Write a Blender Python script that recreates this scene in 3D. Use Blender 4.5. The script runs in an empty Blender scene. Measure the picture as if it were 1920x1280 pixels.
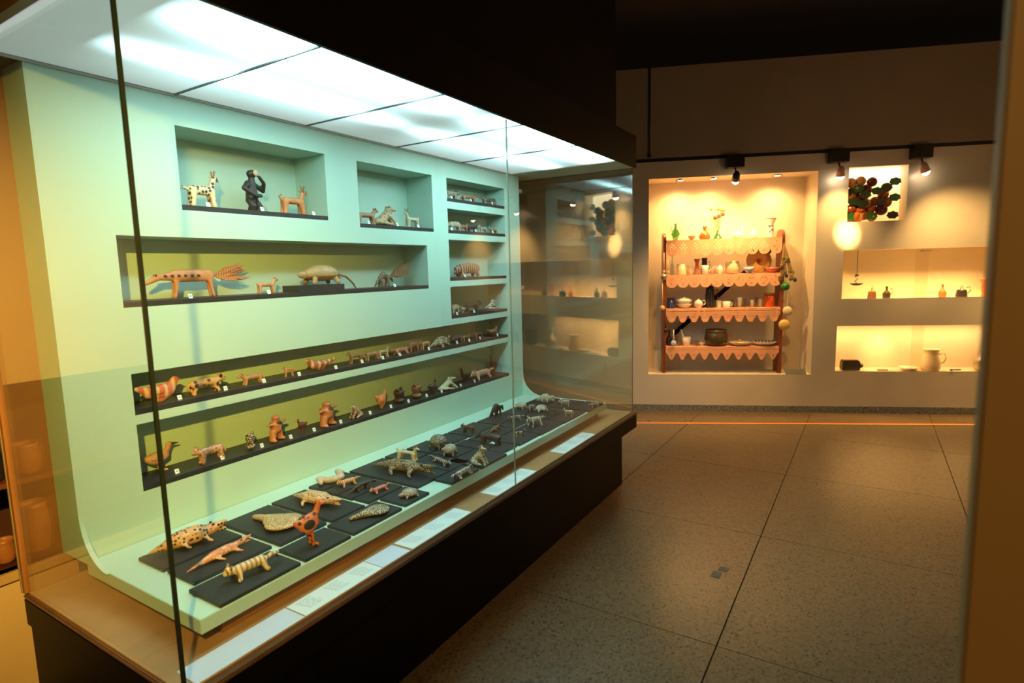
import bpy, bmesh, math, random
from mathutils import Vector, Matrix
random.seed(7)
PI = math.pi
sc = bpy.context.scene
COL = sc.collection
# ------------------------------------------------------------------ camera
FPX, YAW, PITCH, ROLL, H = 1085.84, .5557, -.1234, -.0262, 1.546
CAMP = Vector((0, 0, H))
Fv = Vector((math.cos(YAW)*math.cos(PITCH), math.sin(YAW)*math.cos(PITCH), math.sin(PITCH)))
r0 = Fv.cross(Vector((0, 0, 1))).normalized(); u0 = r0.cross(Fv)
Rv = r0*math.cos(ROLL)+u0*math.sin(ROLL); Uv = -r0*math.sin(ROLL)+u0*math.cos(ROLL)
cd = bpy.data.cameras.new('camera'); cam = bpy.data.objects.new('camera', cd); COL.objects.link(cam)
cd.sensor_width = 36; cd.lens = FPX/1920*36; cd.clip_start = .05
M = Matrix((Rv, Uv, -Fv)).transposed().to_4x4(); M.translation = CAMP; cam.matrix_world = M
cd.dof.use_dof = True; cd.dof.focus_distance = 2.9; cd.dof.aperture_fstop = 3.2
sc.camera = cam
# ------------------------------------------------------------------ world, exposure
w = bpy.data.worlds.new('world'); sc.world = w; w.use_nodes = True
w.node_tree.nodes['Background'].inputs[0].default_value = (1, .62, .38, 1)
w.node_tree.nodes['Background'].inputs[1].default_value = .022
sc.view_settings.view_transform = 'Standard'; sc.view_settings.look = 'None'
sc.view_settings.exposure = .9; sc.view_settings.gamma = 1; sc.view_settings.use_curve_mapping = False
sc.cycles.transparent_max_bounces = 16
WARM = (1, .585, .20); WARM2 = (1, .62, .24)
# far wall frame: u along the wall (leftwards), z up, d into the wall
WD = Vector((-.4207, 1, 0)).normalized(); WI = Vector((WD.y, -WD.x, 0))
W0 = Vector((6.8013, 0, 0))
def WP(u, z, d=0): return W0+WD*u+WI*d+Vector((0, 0, z))
WROT = math.atan2(WD.y, WD.x)            # local +x runs along WD; local +y points out to the room
def aim(o, p, q): o.location = p; o.rotation_euler = (Vector(q)-Vector(p)).to_track_quat('-Z', 'Y').to_euler()
def spot(p, q, power, ang, blend=.5, color=WARM, size=.03):
    l = bpy.data.lights.new('spot_light', 'SPOT'); l.energy = power; l.spot_size = ang; l.spot_blend = blend
    l.color = color; l.shadow_soft_size = size
    o = bpy.data.objects.new('spot_light', l); COL.objects.link(o); aim(o, p, q); return o
def area(p, q, power, sx, sy, color=WARM):
    l = bpy.data.lights.new('area_light', 'AREA'); l.energy = power; l.shape = 'RECTANGLE'; l.size = sx; l.size_y = sy; l.color = color
    o = bpy.data.objects.new('area_light', l); COL.objects.link(o); aim(o, p, q); return o
# gallery spot that reaches into the case from behind the camera
spot((-.49, -.25, 2.40), (1.0, 2.24, 1.16), 400, math.radians(47), 1, (1, .56, .09), .035)
spot((-1.6, -1.3, 3.3), (.5, -.8, 1.3), 110, math.radians(70), .9, (1, .6, .2), .1)      # unseen spot added to brighten the partition end
spot((3.6, .6, 3.4), (4.9, 1.0, 0), 60, math.radians(60), 1, (1, .5, .2), .1)
spot((4.4, -1.2, 1.2), (6.3, .6, 3.3), 14, math.radians(100), 1, (1, .5, .28), .2)  # unseen fill aimed upwards, added to light the upper far wall
spot((4.2, -1.4, 3.3), (5.2, -.1, 0), 60, math.radians(42), .8, WARM2, .1)       # ceiling spots on the floor
spot((2.6, -1.6, 3.3), (3.0, .2, 0), 26, math.radians(50), .9, (1, .68, .4), .1)
spot((1.2, -1.0, 3.4), (3.2, -3.6, 1.4), 220, math.radians(75), .9, WARM2, .1)   # opposite wall
spot((-.6, 1.2, 3.4), (-.4, 2.6, 1.0), 15, math.radians(70), .9, WARM2, .1)      # wall beside the case
# track lamps on the far wall (u, power, aim u, aim z, cone)
LAMPS = [(1.33, 1.33, 1.45, 75, 104), (.37, .30, 1.75, 26, 80), (-.36, -1.0, 1.0, 52, 96), (-1.6, -1.8, 1.3, 100, 90), (-2.8, -2.9, 1.3, 100, 90)]
for (u, au, az, pw, an) in LAMPS:
    dd = -.42 if abs(u-1.33) < .1 else (-.30 if abs(u-.37) < .1 else -.55)
    spot(WP(u, 2.40, dd+.03), WP(au, az, .1 if u > 1 else 0), pw, math.radians(an), 1, WARM, .03)
for (u, e) in [(1.83, 23), (1.50, 18), (.88, 23)]:                                # recessed lamps in the tall recess
    spot(WP(u, 2.41, .13), WP(u, .9, .22), e, math.radians(150), 1, WARM, .03)
area(WP(-.45, .86, .13), WP(-.45, .4, .2), 5, 1.6, .03, (1, .60, .24))
spot(WP(-.2, .85, .03), WP(-.22, .60, .30), 5, math.radians(60), 1, WARM, .03)  # small hidden spot added for the hot glow in the lower wall case
spot((5.0, -.15, 3.1), WP(.245, 1.815, 0), 1100, math.radians(7.5), 1, WARM, .02)    # unseen narrow spot added for the hot glow below the grape window
spot((4.6, 1.1, 3.35), WP(1.9, .0, 0), 90, math.radians(46), 1, (1, .56, .18), .05)  # unseen spot added to brighten the foot of the far wall
spot((4.3, .35, 3.35), WP(1.36, 1.15, .2), 75, math.radians(34), .8, WARM, .04)      # gallery spot on the tall recess
a_ = area(WP(-.45, 1.628, .02), WP(-.45, 1.628-.6, .02+.14), 6.5, 1.35, .015, (1, .60, .22)); a_.data.spread = math.radians(84)   # strip inside the upper wall case               # strip inside the lower wall case
# ------------------------------------------------------------------ unprojection helpers
def ray(x, y): return Fv*FPX+Rv*(x-960)-Uv*(y-640)
def cast(x, y, i, v):
    d = ray(x, y); return CAMP+d*((v-CAMP[i])/d[i])
def castw(x, y, dep):
    d = ray(x, y); n = WI; p = WP(0, 0, dep); P = CAMP+d*((p-CAMP).dot(n)/d.dot(n))
    return (P-W0).dot(WD), P.z
def depth(P): return (P-CAMP).dot(Fv)
# ------------------------------------------------------------------ materials
def C(r, g, b): return (r, g, b, 1)
MATS = {}
def nodes(name):
    m = bpy.data.materials.new(name); m.use_nodes = True; nt = m.node_tree
    return m, nt, nt.nodes['Principled BSDF']
def ramp(nt, fac, stops, interp='LINEAR'):
    r = nt.nodes.new('ShaderNodeValToRGB'); r.color_ramp.interpolation = interp
    e = r.color_ramp.elements
    while len(e) < len(stops): e.new(.5)
    for i, (p, c) in enumerate(stops): e[i].position = p; e[i].color = c
    nt.links.new(fac, r.inputs[0]); return r
def coords(nt, scale=(1, 1, 1), rot=(0, 0, 0)):
    t = nt.nodes.new('ShaderNodeTexCoord'); mp = nt.nodes.new('ShaderNodeMapping')
    mp.inputs['Scale'].default_value = scale; mp.inputs['Rotation'].default_value = rot
    nt.links.new(t.outputs['Object'], mp.inputs[0]); return mp.outputs[0]
def plain(name, col, rough=.5, var=.08, sc_=8, metal=0, bump=0, spec=.5):
    if name in MATS: return MATS[name]
    m, nt, b = nodes(name)
    n = nt.nodes.new('ShaderNodeTexNoise'); n.inputs['Scale'].default_value = sc_; n.inputs['Detail'].default_value = 5
    nt.links.new(coords(nt), n.inputs[0])
    lo = C(*[max(0, c*(1-var)) for c in col]); hi = C(*[min(1, c*(1+var)) for c in col])
    r = ramp(nt, n.outputs[0], [(.3, lo), (.7, hi)]); nt.links.new(r.outputs[0], b.inputs['Base Color'])
    b.inputs['Roughness'].default_value = rough; b.inputs['Metallic'].default_value = metal
    b.inputs['Specular IOR Level'].default_value = spec
    if bump:
        bp = nt.nodes.new('ShaderNodeBump'); bp.inputs['Strength'].default_value = bump; bp.inputs['Distance'].default_value = .002
        nt.links.new(n.outputs[0], bp.inputs['Height']); nt.links.new(bp.outputs[0], b.inputs['Normal'])
    MATS[name] = m; return m
def emit(name, col, s):
    if name in MATS: return MATS[name]
    m, nt, b = nodes(name); b.inputs['Base Color'].default_value = C(*col)
    b.inputs['Emission Color'].default_value = C(*col); b.inputs['Emission Strength'].default_value = s
    MATS[name] = m; return m
def clay(kind, base, dark, scale=1.0):
    """painted clay: kind = plain, spots, stripes, scales, rings"""
    key = 'clay_%s_%s_%s_%g' % (kind, '%.2f%.2f%.2f' % base, '%.2f' % dark[0], scale)
    if key in MATS: return MATS[key]
    m, nt, b = nodes(key); co = coords(nt)
    n = nt.nodes.new('ShaderNodeTexNoise'); n.inputs['Scale'].default_value = 40; nt.links.new(co, n.inputs[0])
    g = ramp(nt, n.outputs[0], [(.3, C(*[c*.8 for c in base])), (.7, C(*[min(1, c*1.12) for c in base]))])
    out = g.outputs[0]
    if kind != 'plain':
        if kind == 'spots':
            v = nt.nodes.new('ShaderNodeTexVoronoi'); v.inputs['Scale'].default_value = 62*scale; v.inputs['Randomness'].default_value = .55
            nt.links.new(co, v.inputs['Vector']); f = ramp(nt, v.outputs['Distance'], [(.33, C(1, 1, 1)), (.42, C(0, 0, 0))]).outputs[0]
        elif kind == 'scales':
            v = nt.nodes.new('ShaderNodeTexVoronoi'); v.inputs['Scale'].default_value = 130*scale; v.feature = 'DISTANCE_TO_EDGE'
            nt.links.new(co, v.inputs['Vector']); f = ramp(nt, v.outputs['Distance'], [(.08, C(1, 1, 1)), (.2, C(0, 0, 0))]).outputs[0]
        else:
            v = nt.nodes.new('ShaderNodeTexWave'); v.bands_direction = 'X' if kind == 'stripes' else 'Z'
            v.inputs['Scale'].default_value = 26*scale; v.inputs['Distortion'].default_value = 2.5
            v.inputs['Detail'].default_value = 1
            nt.links.new(co, v.inputs[0]); f = ramp(nt, v.outputs[0], [(.62, C(0, 0, 0)), (.74, C(1, 1, 1))]).outputs[0]
        mx = nt.nodes.new('ShaderNodeMix'); mx.data_type = 'RGBA'
        nt.links.new(f, mx.inputs[0]); nt.links.new(out, mx.inputs[6]); mx.inputs[7].default_value = C(*dark); out = mx.outputs[2]
    nt.links.new(out, b.inputs['Base Color']); b.inputs['Roughness'].default_value = .5
    bp = nt.nodes.new('ShaderNodeBump'); bp.inputs['Strength'].default_value = .3; bp.inputs['Distance'].default_value = .002
    nt.links.new(n.outputs[0], bp.inputs['Height']); nt.links.new(bp.outputs[0], b.inputs['Normal'])
    MATS[key] = m; return m
def glass_mat(name, tint=(.93, .98, .95), f0=.045, rough=0.0):
    """thin clear pane: transparent with a Schlick mirror part on each face"""
    m = bpy.data.materials.new(name); m.use_nodes = True; nt = m.node_tree; nt.nodes.clear()
    out = nt.nodes.new('ShaderNodeOutputMaterial'); t = nt.nodes.new('ShaderNodeBsdfTransparent'); g = nt.nodes.new('ShaderNodeBsdfGlossy')
    t.inputs[0].default_value = C(*tint); g.inputs['Roughness'].default_value = rough; g.inputs[0].default_value = C(1, 1, 1)
    geo = nt.nodes.new('ShaderNodeNewGeometry'); dt = nt.nodes.new('ShaderNodeVectorMath'); dt.operation = 'DOT_PRODUCT'
    nt.links.new(geo.outputs['Normal'], dt.inputs[0]); nt.links.new(geo.outputs['Incoming'], dt.inputs[1])
    def mth(op, a, b=None):
        n = nt.nodes.new('ShaderNodeMath'); n.operation = op
        for i, v in enumerate((a, b)):
            if v is None: continue
            if isinstance(v, (int, float)): n.inputs[i].default_value = v
            else: nt.links.new(v, n.inputs[i])
        return n.outputs[0]
    a = mth('ABSOLUTE', dt.outputs['Value']); p = mth('POWER', mth('SUBTRACT', 1.0, a), 5.0)
    F = mth('ADD', mth('MULTIPLY', p, 1-f0), f0)
    mx = nt.nodes.new('ShaderNodeMixShader'); nt.links.new(F, mx.inputs[0]); nt.links.new(t.outputs[0], mx.inputs[1]); nt.links.new(g.outputs[0], mx.inputs[2])
    nt.links.new(mx.outputs[0], out.inputs[0]); return m
def glassware(name, col, alpha=.55, rough=.05):
    if name in MATS: return MATS[name]
    m = glass_mat(name, tuple(c*(1-alpha*.35) for c in col), .08); MATS[name] = m; return m
def terrazzo():
    m, nt, b = nodes('terrazzo'); co = coords(nt)
    v = nt.nodes.new('ShaderNodeTexVoronoi'); v.inputs['Scale'].default_value = 110; nt.links.new(co, v.inputs['Vector'])
    sp = nt.nodes.new('ShaderNodeSeparateColor'); nt.links.new(v.outputs['Color'], sp.inputs[0])
    r = ramp(nt, sp.outputs[0], [(0, C(.10, .085, .06)), (.10, C(.24, .20, .13)), (.35, C(.34, .275, .18)), (.8, C(.38, .31, .20)), (1, C(.46, .38, .27))])
    n = nt.nodes.new('ShaderNodeTexNoise'); n.inputs['Scale'].default_value = 1.7; n.inputs['Detail'].default_value = 6; nt.links.new(co, n.inputs[0])
    r2 = ramp(nt, n.outputs[0], [(.25, C(.44, .38, .30)), (.75, C(.52, .45, .36))])
    mx = nt.nodes.new('ShaderNodeMix'); mx.data_type = 'RGBA'; mx.blend_type = 'MULTIPLY'; mx.inputs[0].default_value = 1
    nt.links.new(r.outputs[0], mx.inputs[6]); nt.links.new(r2.outputs[0], mx.inputs[7]); nt.links.new(mx.outputs[2], b.inputs['Base Color'])
    r3 = ramp(nt, n.outputs[0], [(.3, C(.27, .27, .27)), (.75, C(.36, .36, .36))]); nt.links.new(r3.outputs[0], b.inputs['Roughness'])
    return m
def speckle():
    m, nt, b = nodes('granite'); co = coords(nt)
    n = nt.nodes.new('ShaderNodeTexNoise'); n.inputs['Scale'].default_value = 130; n.inputs['Detail'].default_value = 3; nt.links.new(co, n.inputs[0])
    r = ramp(nt, n.outputs[0], [(.38, C(.05, .05, .045)), (.5, C(.2, .19, .17)), (.65, C(.42, .4, .36))]); nt.links.new(r.outputs[0], b.inputs['Base Color'])
    b.inputs['Roughness'].default_value = .4; return m
def diffuser():
    """opal panel over fluorescent tubes: brightest under the tubes, dimmer near the edges of the box"""
    m, nt, b = nodes('opal_diffuser')
    t = nt.nodes.new('ShaderNodeTexCoord'); sp = nt.nodes.new('ShaderNodeSeparateXYZ'); nt.links.new(t.outputs['Object'], sp.inputs[0])
    def mth(op, *a):
        n = nt.nodes.new('ShaderNodeMath'); n.operation = op
        for i, v in enumerate(a):
            if isinstance(v, (int, float)): n.inputs[i].default_value = v
            else: nt.links.new(v, n.inputs[i])
        return n.outputs[0]
    X, Y = sp.outputs[0], sp.outputs[1]
    def bump(v, c, wd, p=2): return mth('POWER', 2.718, mth('MULTIPLY', -1.0, mth('POWER', mth('ABSOLUTE', mth('DIVIDE', mth('SUBTRACT', v, c), wd)), p)))
    tubes = mth('ADD', mth('MULTIPLY', bump(Y, 1.545, .085), 1.0), mth('MULTIPLY', bump(Y, 1.90, .062), .8))
    wall = mth('MULTIPLY', bump(Y, 1.72, .40, 4), .055)
    gap = mth('SUBTRACT', 1.0, mth('MULTIPLY', .93, bump(X, 2.17, .27)))
    ends = mth('MULTIPLY', mth('SMOOTH_MIN', 1.0, mth('MAXIMUM', 0.0, mth('DIVIDE', mth('SUBTRACT', X, .86), .35)), .3),
               mth('SMOOTH_MIN', 1.0, mth('MAXIMUM', 0.0, mth('DIVIDE', mth('SUBTRACT', 3.74, X), .45)), .3))
    s = mth('ADD', mth('MULTIPLY', mth('ADD', tubes, wall), mth('MULTIPLY', gap, ends)), .022)
    col = ramp(nt, s, [(0, C(.80, .84, .76)), (.06, C(.60, .82, .90)), (.3, C(.50, .86, 1)), (1, C(.62, .93, 1))])
    nt.links.new(col.outputs[0], b.inputs['Emission Color']); nt.links.new(mth('MULTIPLY', s, 12.0), b.inputs['Emission Strength'])
    b.inputs['Base Color'].default_value = C(.26, .27, .26); b.inputs['Roughness'].default_value = .6
    return m
MINT = plain('mint_paint', (.50, .69, .55), .55, .03, 3)
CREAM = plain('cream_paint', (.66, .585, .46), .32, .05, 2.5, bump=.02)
CREAMD = plain('dimmed_cream_paint', (.33, .27, .21), .38, .06, 1.2)  # wall cream darkened, the dim light up there put into the colour
NICHEP = plain('recess_paint', (.78, .68, .52), .5, .04, 3)
BLACKB = plain('black_board', (.022, .024, .026), .45, .2, 30)
BLACK = plain('black_laminate', (.003, .0022, .0015), .45, .2, 6, spec=.12)
FASC = plain('dark_fascia', (.006, .004, .003), .5, .2, 4, spec=.2)
BROWNP = plain('brown_panel', (.30, .12, .035), .5, .12, 3)
DESK = plain('tan_wood_desk', (.46, .24, .10), .38, .12, 9)
RAIL = plain('brown_rail', (.12, .06, .025), .35, .2, 14)
METAL = plain('black_metal', (.02, .018, .016), .4, .1, 10, .3)
DIVM = plain('grey_divider', (.12, .15, .16), .5)
PAPER = plain('white_paper', (.80, .83, .78), .6, .02, 5)
PAPERL = plain('lilac_white_paper', (.70, .74, .84), .35, .02, 5)
INK = plain('grey_ink', (.30, .33, .34), .7)
WOOD = plain('red_brown_wood', (.22, .055, .02), .35, .3, 12)
SEAL = plain('dark_sealant', (.012, .02, .018), .15, .1, 10)
CHROME = plain('chrome', (.7, .7, .7), .15, .05, 5, 1)
GLASS = glass_mat('case_glass')
JOINT = plain('pale_green_glass_edge', (.42, .52, .40), .2)
# ------------------------------------------------------------------ mesh helpers
def mk(name, bm, mat, parent=None, smooth=False, loc=None, rz=0):
    bmesh.ops.recalc_face_normals(bm, faces=bm.faces[:]) if name not in OPENM else None
    me = bpy.data.meshes.new(name); bm.to_mesh(me); bm.free()
    if smooth:
        for p in me.polygons: p.use_smooth = True
    if mat: me.materials.append(mat)
    o = bpy.data.objects.new(name, me); COL.objects.link(o)
    if loc is not None: o.location = loc; o.rotation_euler = (0, 0, rz)
    if parent is not None: o.parent = parent
    return o
OPENM = set()
def tag(o, label, cat, group=None, kind=None):
    o['label'] = label; o['category'] = cat
    if group: o['group'] = group
    if kind: o['kind'] = kind
    return o
def thing(name, label, cat, loc=(0, 0, 0), rz=0, group=None):
    o = bpy.data.objects.new(name, None); COL.objects.link(o); o.empty_display_size = .05
    o.location = loc; o.rotation_euler = (0, 0, rz); tag(o, label, cat, group); return o
def struct(o): o['kind'] = 'structure'; return o
def box(bm, a, b, bev=0):
    x0, y0, z0 = a; x1, y1, z1 = b
    vs = [bm.verts.new((x, y, z)) for x in (x0, x1) for y in (y0, y1) for z in (z0, z1)]
    fs = [(0, 1, 3, 2), (4, 6, 7, 5), (0, 4, 5, 1), (2, 3, 7, 6), (0, 2, 6, 4), (1, 5, 7, 3)]
    F = [bm.faces.new([vs[i] for i in f]) for f in fs]
    if bev:
        es = list({e for f in F for e in f.edges}); bmesh.ops.bevel(bm, geom=es, offset=bev, segments=2, affect='EDGES')
    return vs
def boxo(name, a, b, mat, parent=None, bev=0):
    bm = bmesh.new(); box(bm, a, b, bev); return mk(name, bm, mat, parent)
def hexa(bm, pts):
    vs = [bm.verts.new(p) for p in pts]
    for f in [(0, 1, 2, 3), (7, 6, 5, 4), (0, 4, 5, 1), (1, 5, 6, 2), (2, 6, 7, 3), (3, 7, 4, 0)]: bm.faces.new([vs[i] for i in f])
def wbox(bm, u0, u1, z0, z1, d0, d1):
    hexa(bm, [WP(u0, z0, d0), WP(u1, z0, d0), WP(u1, z1, d0), WP(u0, z1, d0), WP(u0, z0, d1), WP(u1, z0, d1), WP(u1, z1, d1), WP(u0, z1, d1)])
def tube(bm, pts, r, n=8, closed=True):
    rs = r if isinstance(r, (list, tuple)) else [r]*len(pts)
    P = [Vector(p) for p in pts]; rings = []
    up = Vector((0, 0, 1))
    for i, p in enumerate(P):
        t = (P[min(i+1, len(P)-1)]-P[max(i-1, 0)]).normalized()
        a = t.cross(up)
        if a.length < .05: a = t.cross(Vector((1, 0, 0)))
        a.normalize(); b = t.cross(a)
        rings.append([bm.verts.new(p+(a*math.cos(2*PI*k/n)+b*math.sin(2*PI*k/n))*rs[i]) for k in range(n)])
    for i in range(len(rings)-1):
        for k in range(n): bm.faces.new([rings[i][k], rings[i][(k+1) % n], rings[i+1][(k+1) % n], rings[i+1][k]])
    if closed: bm.faces.new(rings[0][::-1]); bm.faces.new(rings[-1])
def lathe(bm, prof, n=20, off=(0, 0, 0), s=1, sq=1):
    rings = []
    for (r, z) in prof:
        if r < 1e-5: rings.append([bm.verts.new((off[0], off[1], off[2]+z*s))]*n)
        else: rings.append([bm.verts.new((off[0]+r*s*math.cos(2*PI*k/n), off[1]+r*s*sq*math.sin(2*PI*k/n), off[2]+z*s)) for k in range(n)])
    for i in range(len(rings)-1):
        A, B = rings[i], rings[i+1]
        for k in range(n):
            q = [A[k], A[(k+1) % n], B[(k+1) % n], B[k]]; q2 = []
            for v in q:
                if v not in q2: q2.append(v)
            if len(q2) > 2:
                try: bm.faces.new(q2)
                except ValueError: pass
def sph(bm, c, r, s=(1, 1, 1), sub=2):
    m = Matrix.Translation(c) @ Matrix.Diagonal((s[0], s[1], s[2], 1)); bmesh.ops.create_icosphere(bm, subdivisions=sub, radius=r, matrix=m)
# ------------------------------------------------------------------ clay creatures: capsule chains fused by a voxel remesh
def fuse(chains, vox, blobs=()):
    bm = bmesh.new()
    for ch in chains:
        for i in range(len(ch)):
            x, y, z, r = ch[i]; sph(bm, (x, y, z), r, sub=2)
            if i:
                a = Vector(ch[i-1][:3]); b = Vector(ch[i][:3])
                if (b-a).length > 1e-4: tube(bm, [a, b], [ch[i-1][3], r], 10)
    for (c, r, s) in blobs: sph(bm, c, r, s, 3)
    me = bpy.data.meshes.new('tmp'); bm.to_mesh(me); bm.free()
    o = bpy.data.objects.new('tmp', me); COL.objects.link(o)
    md = o.modifiers.new('r', 'REMESH'); md.mode = 'VOXEL'; md.voxel_size = vox
    s = o.modifiers.new('s', 'SMOOTH'); s.iterations = 4; s.factor = .6
    dg = bpy.context.evaluated_depsgraph_get(); out = bpy.data.meshes.new_from_object(o.evaluated_get(dg))
    bpy.data.objects.remove(o); bpy.data.meshes.remove(me)
    for p in out.polygons: p.use_smooth = True
    return out
def cone_mesh(c, d, l, r, flat=.5):
    bm = bmesh.new(); d = Vector(d).normalized(); c = Vector(c)
    tube(bm, [c-d*.01, c+d*l*.55, c+d*l], [r, r*.75, r*.15], 8); return bm
def T_quad(leg=.3, fat=.13, neck=.12, nf=.1, head=.1, snout=.12, tail='up', ears='ear', belly=0, hd=0, legr=.05, spread=0, arch=0, tb=None):
    h = leg+fat; e = .36
    ch = [[(-e+.04, 0, h, fat), (-.05, 0, h+arch-belly, fat*1.02), (e-.12, 0, h, fat*1.0)]]
    hx, hz = e-.06+nf, h+neck
    ch.append([(e-.12, 0, h, fat*.85), (hx-.03, 0, hz, head*.85)]); ch.append([(hx, 0, hz+.01, head), (hx+snout, 0, hz-.03-hd, head*.55)])
    for sx in (-1, 1):
        for sy in (-1, 1):
            x = -e+.05 if sx < 0 else e-.12
            ch.append([(x, sy*fat*.55, h-.02, legr*1.5), (x+(.02 if sx > 0 else -.03), sy*fat*(.8+spread), leg*.45, legr), (x+(.05 if sx > 0 else -.05), sy*fat*(.85+spread*1.6), legr*.8, legr*1.05)])
    parts = []
    T = {'up': [(-e-.05, 0, h+.02, .045), (-e-.12, 0, h+.12, .035), (-e-.06, 0, h+.17, .03)], 'down': [(-e-.05, 0, h+.02, .04), (-e-.14, 0, h-.1, .035), (-e-.16, 0, h-.2, .025)],
         'long': [(-e-.05, 0, h, .05), (-e-.25, 0, h-.08, .045), (-e-.4, .03, h-.18, .03)], 'curl': [(-e-.05, 0, h, .05), (-e-.2, 0, h+.05, .05), (-e-.33, 0, h+.03, .045), (-e-.3, 0, h-.06, .04)],
         'bushy': [(-e-.05, 0, h, .05), (-e-.2, 0, h-.02, .1), (-e-.38, 0, h-.08, .1)], 'stub': [(-e-.05, 0, h+.02, .04), (-e-.1, 0, h+.04, .03)], 'none': None}[tail]
    if T:
        bm = bmesh.new(); tube(bm, [t[:3] for t in [(-e+.02, 0, h, .05)]+T], [.045]+[t[3] for t in T], 8); parts.append(('tail', bm))
    if ears == 'ear':
        for s in (-1, 1): parts.append(('ear', cone_mesh((hx-.03, s*head*.6, hz+head*.7), (-.2, s*.4, 1), .1, .035)))
    elif ears == 'horn':
        for s in (-1, 1):
            bm = cone_mesh((hx-.02, s*head*.5, hz+head*.7), (-.1, s*.35, 1), .2, .028)
            tube(bm, [(hx-.03, s*head*.7, hz+head*.7+.09), (hx+.04, s*head*1.1, hz+head*.7+.15)], [.02, .008], 6); parts.append(('horn', bm))
            parts.append(('ear', cone_mesh((hx-.05, s*head*.8, hz+head*.4), (-.5, s*.8, .5), .09, .03)))
    bm = bmesh.new()
    for s in (-1, 1): sph(bm, (hx+.05, s*head*.75, hz+.03), .02, sub=1)
    parts.append(('eyes', bm))
    return ch, [], parts
def T_sit():
    ch = [[(-.2, 0, .2, .2), (0, 0, .5, .17), (.12, 0, .8, .13)], [(.14, 0, .9, .14), (.3, 0, .87, .08)]]
    for s in (-1, 1):
        ch += [[(.1, s*.12, .55, .08), (.26, s*.14, .25, .06), (.32, s*.15, .04, .06)], [(-.15, s*.2, .16, .13), (.15, s*.24, .06, .06)]]
    P = [('ear', cone_mesh((.1, s*.1, 1.0), (-.1, s*.3, 1), .1, .04)) for s in (-1, 1)]
    return ch, [], P
def T_bird(neckh=.35, tailup=.1, fat=.2, legs=True, beak='beak', lg=.22):
    z = lg+fat
    ch = [[(-.1, 0, z, fat), (.12, 0, z+.05, fat*.85)], [(.16, 0, z+.1, fat*.6), (.27, 0, z+neckh*.7, fat*.38), (.3, 0, z+neckh, fat*.45)], [(-.2, 0, z, fat*.7), (-.45, 0, z+tailup, fat*.28)]]
    if legs:
        for s in (-1, 1): ch.append([(.0, s*.09, z-fat*.6, .06), (.02, s*.1, .05, .045), (.14, s*.12, .035, .045)])
    else: ch.append([(0, 0, z-fat*.4, fat*.9), (0, 0, .08, fat*.6)])
    bm = bmesh.new(); tube(bm, [(.3+fat*.2, 0, z+neckh), (.3+fat*1.4, 0, z+neckh-.03)], [fat*.3, .01], 8)
    P = [('beak', bm)]
    for s in (-1, 1):
        b2 = bmesh.new(); sph(b2, (-.1, s*fat*.88, z+.05), fat*.8, (1.15, .22, .6), 2); P.append(('wing', b2))
    return ch, [], P
def T_hen(): 
    ch = [[(-.2, 0, .28, .18), (.1, 0, .26, .24), (.2, 0, .3, .18)], [(.25, 0, .35, .14), (.38, 0, .56, .1)], [(-.25, 0, .33, .14), (-.48, 0, .45, .07)], [(0, 0, .15, .15), (0, 0, .07, .13)]]
    bm = bmesh.new(); tube(bm, [(.42, 0, .57), (.53, 0, .53)], [.05, .01], 8); P = [('beak', bm)]
    for s in (-1, 1):
        b2 = bmesh.new(); sph(b2, (-.05, s*.2, .32), .2, (1.1, .22, .55), 2); P.append(('wing', b2))
    return ch, [], P
def T_croc(fat=.1, mouth=True, legl=.07):
    ch = [[(-.5, 0, .03, .015), (-.3, 0, .07, fat*.5), (-.1, 0, .11, fat), (.12, 0, .12, fat*1.05), (.24, 0, .12, fat*.7), (.32, 0, .13, fat*.65)], [(.34, 0, .15, fat*.5), (.5, 0, .19, fat*.25)]]
    if mouth: ch.append([(.34, 0, .1, fat*.4), (.49, 0, .06, fat*.22)])
    for x in (-.1, .18):
        for s in (-1, 1): ch.append([(x, s*fat*.8, .09, .04), (x+.03, s*(fat+legl), .05, .03), (x+.07, s*(fat+legl+.02), .02, .028)])
    bm = bmesh.new()
    for s in (-1, 1): sph(bm, (.32, s*fat*.4, .13+fat*.6), .022, sub=1)
    return ch, [], [('eyes', bm)]
def T_lizard(): return T_croc(.075, False, .09)
def T_ray():
    ch = [[(-.5, 0, .05, .035), (-.3, 0, .06, .045), (-.12, 0, .07, .06)]]
    return ch, [((.2, 0, .07), .3, (1, .62, .16)), ((-.02, 0, .07), .17, (1, .7, .3))], []
def T_shell(legs=.09, r=.33, hs=.75, head=.1):
    ch = [[(.28, 0, legs+.08, head), (.42, 0, legs+.08, head*.75)]]
    for x in (-.2, .2):
        for s in (-1, 1): ch.append([(x, s*.17, legs+.04, .06), (x*1.25, s*.22, .04, .05)])
    ch.append([(-.3, 0, legs+.04, .04), (-.45, 0, legs, .02)])
    bm = bmesh.new(); sph(bm, (0, 0, legs+.08), r, (1, .82, hs), 3)
    geom = [v for v in bm.verts if v.co.z < legs+.02]; bmesh.ops.delete(bm, geom=geom, context='VERTS')
    bmesh.ops.holes_fill(bm, edges=bm.edges[:])
    return ch, [((0, 0, legs+.06), r*.9, (1, .8, hs*.6))], [('shell', bm)]
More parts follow.
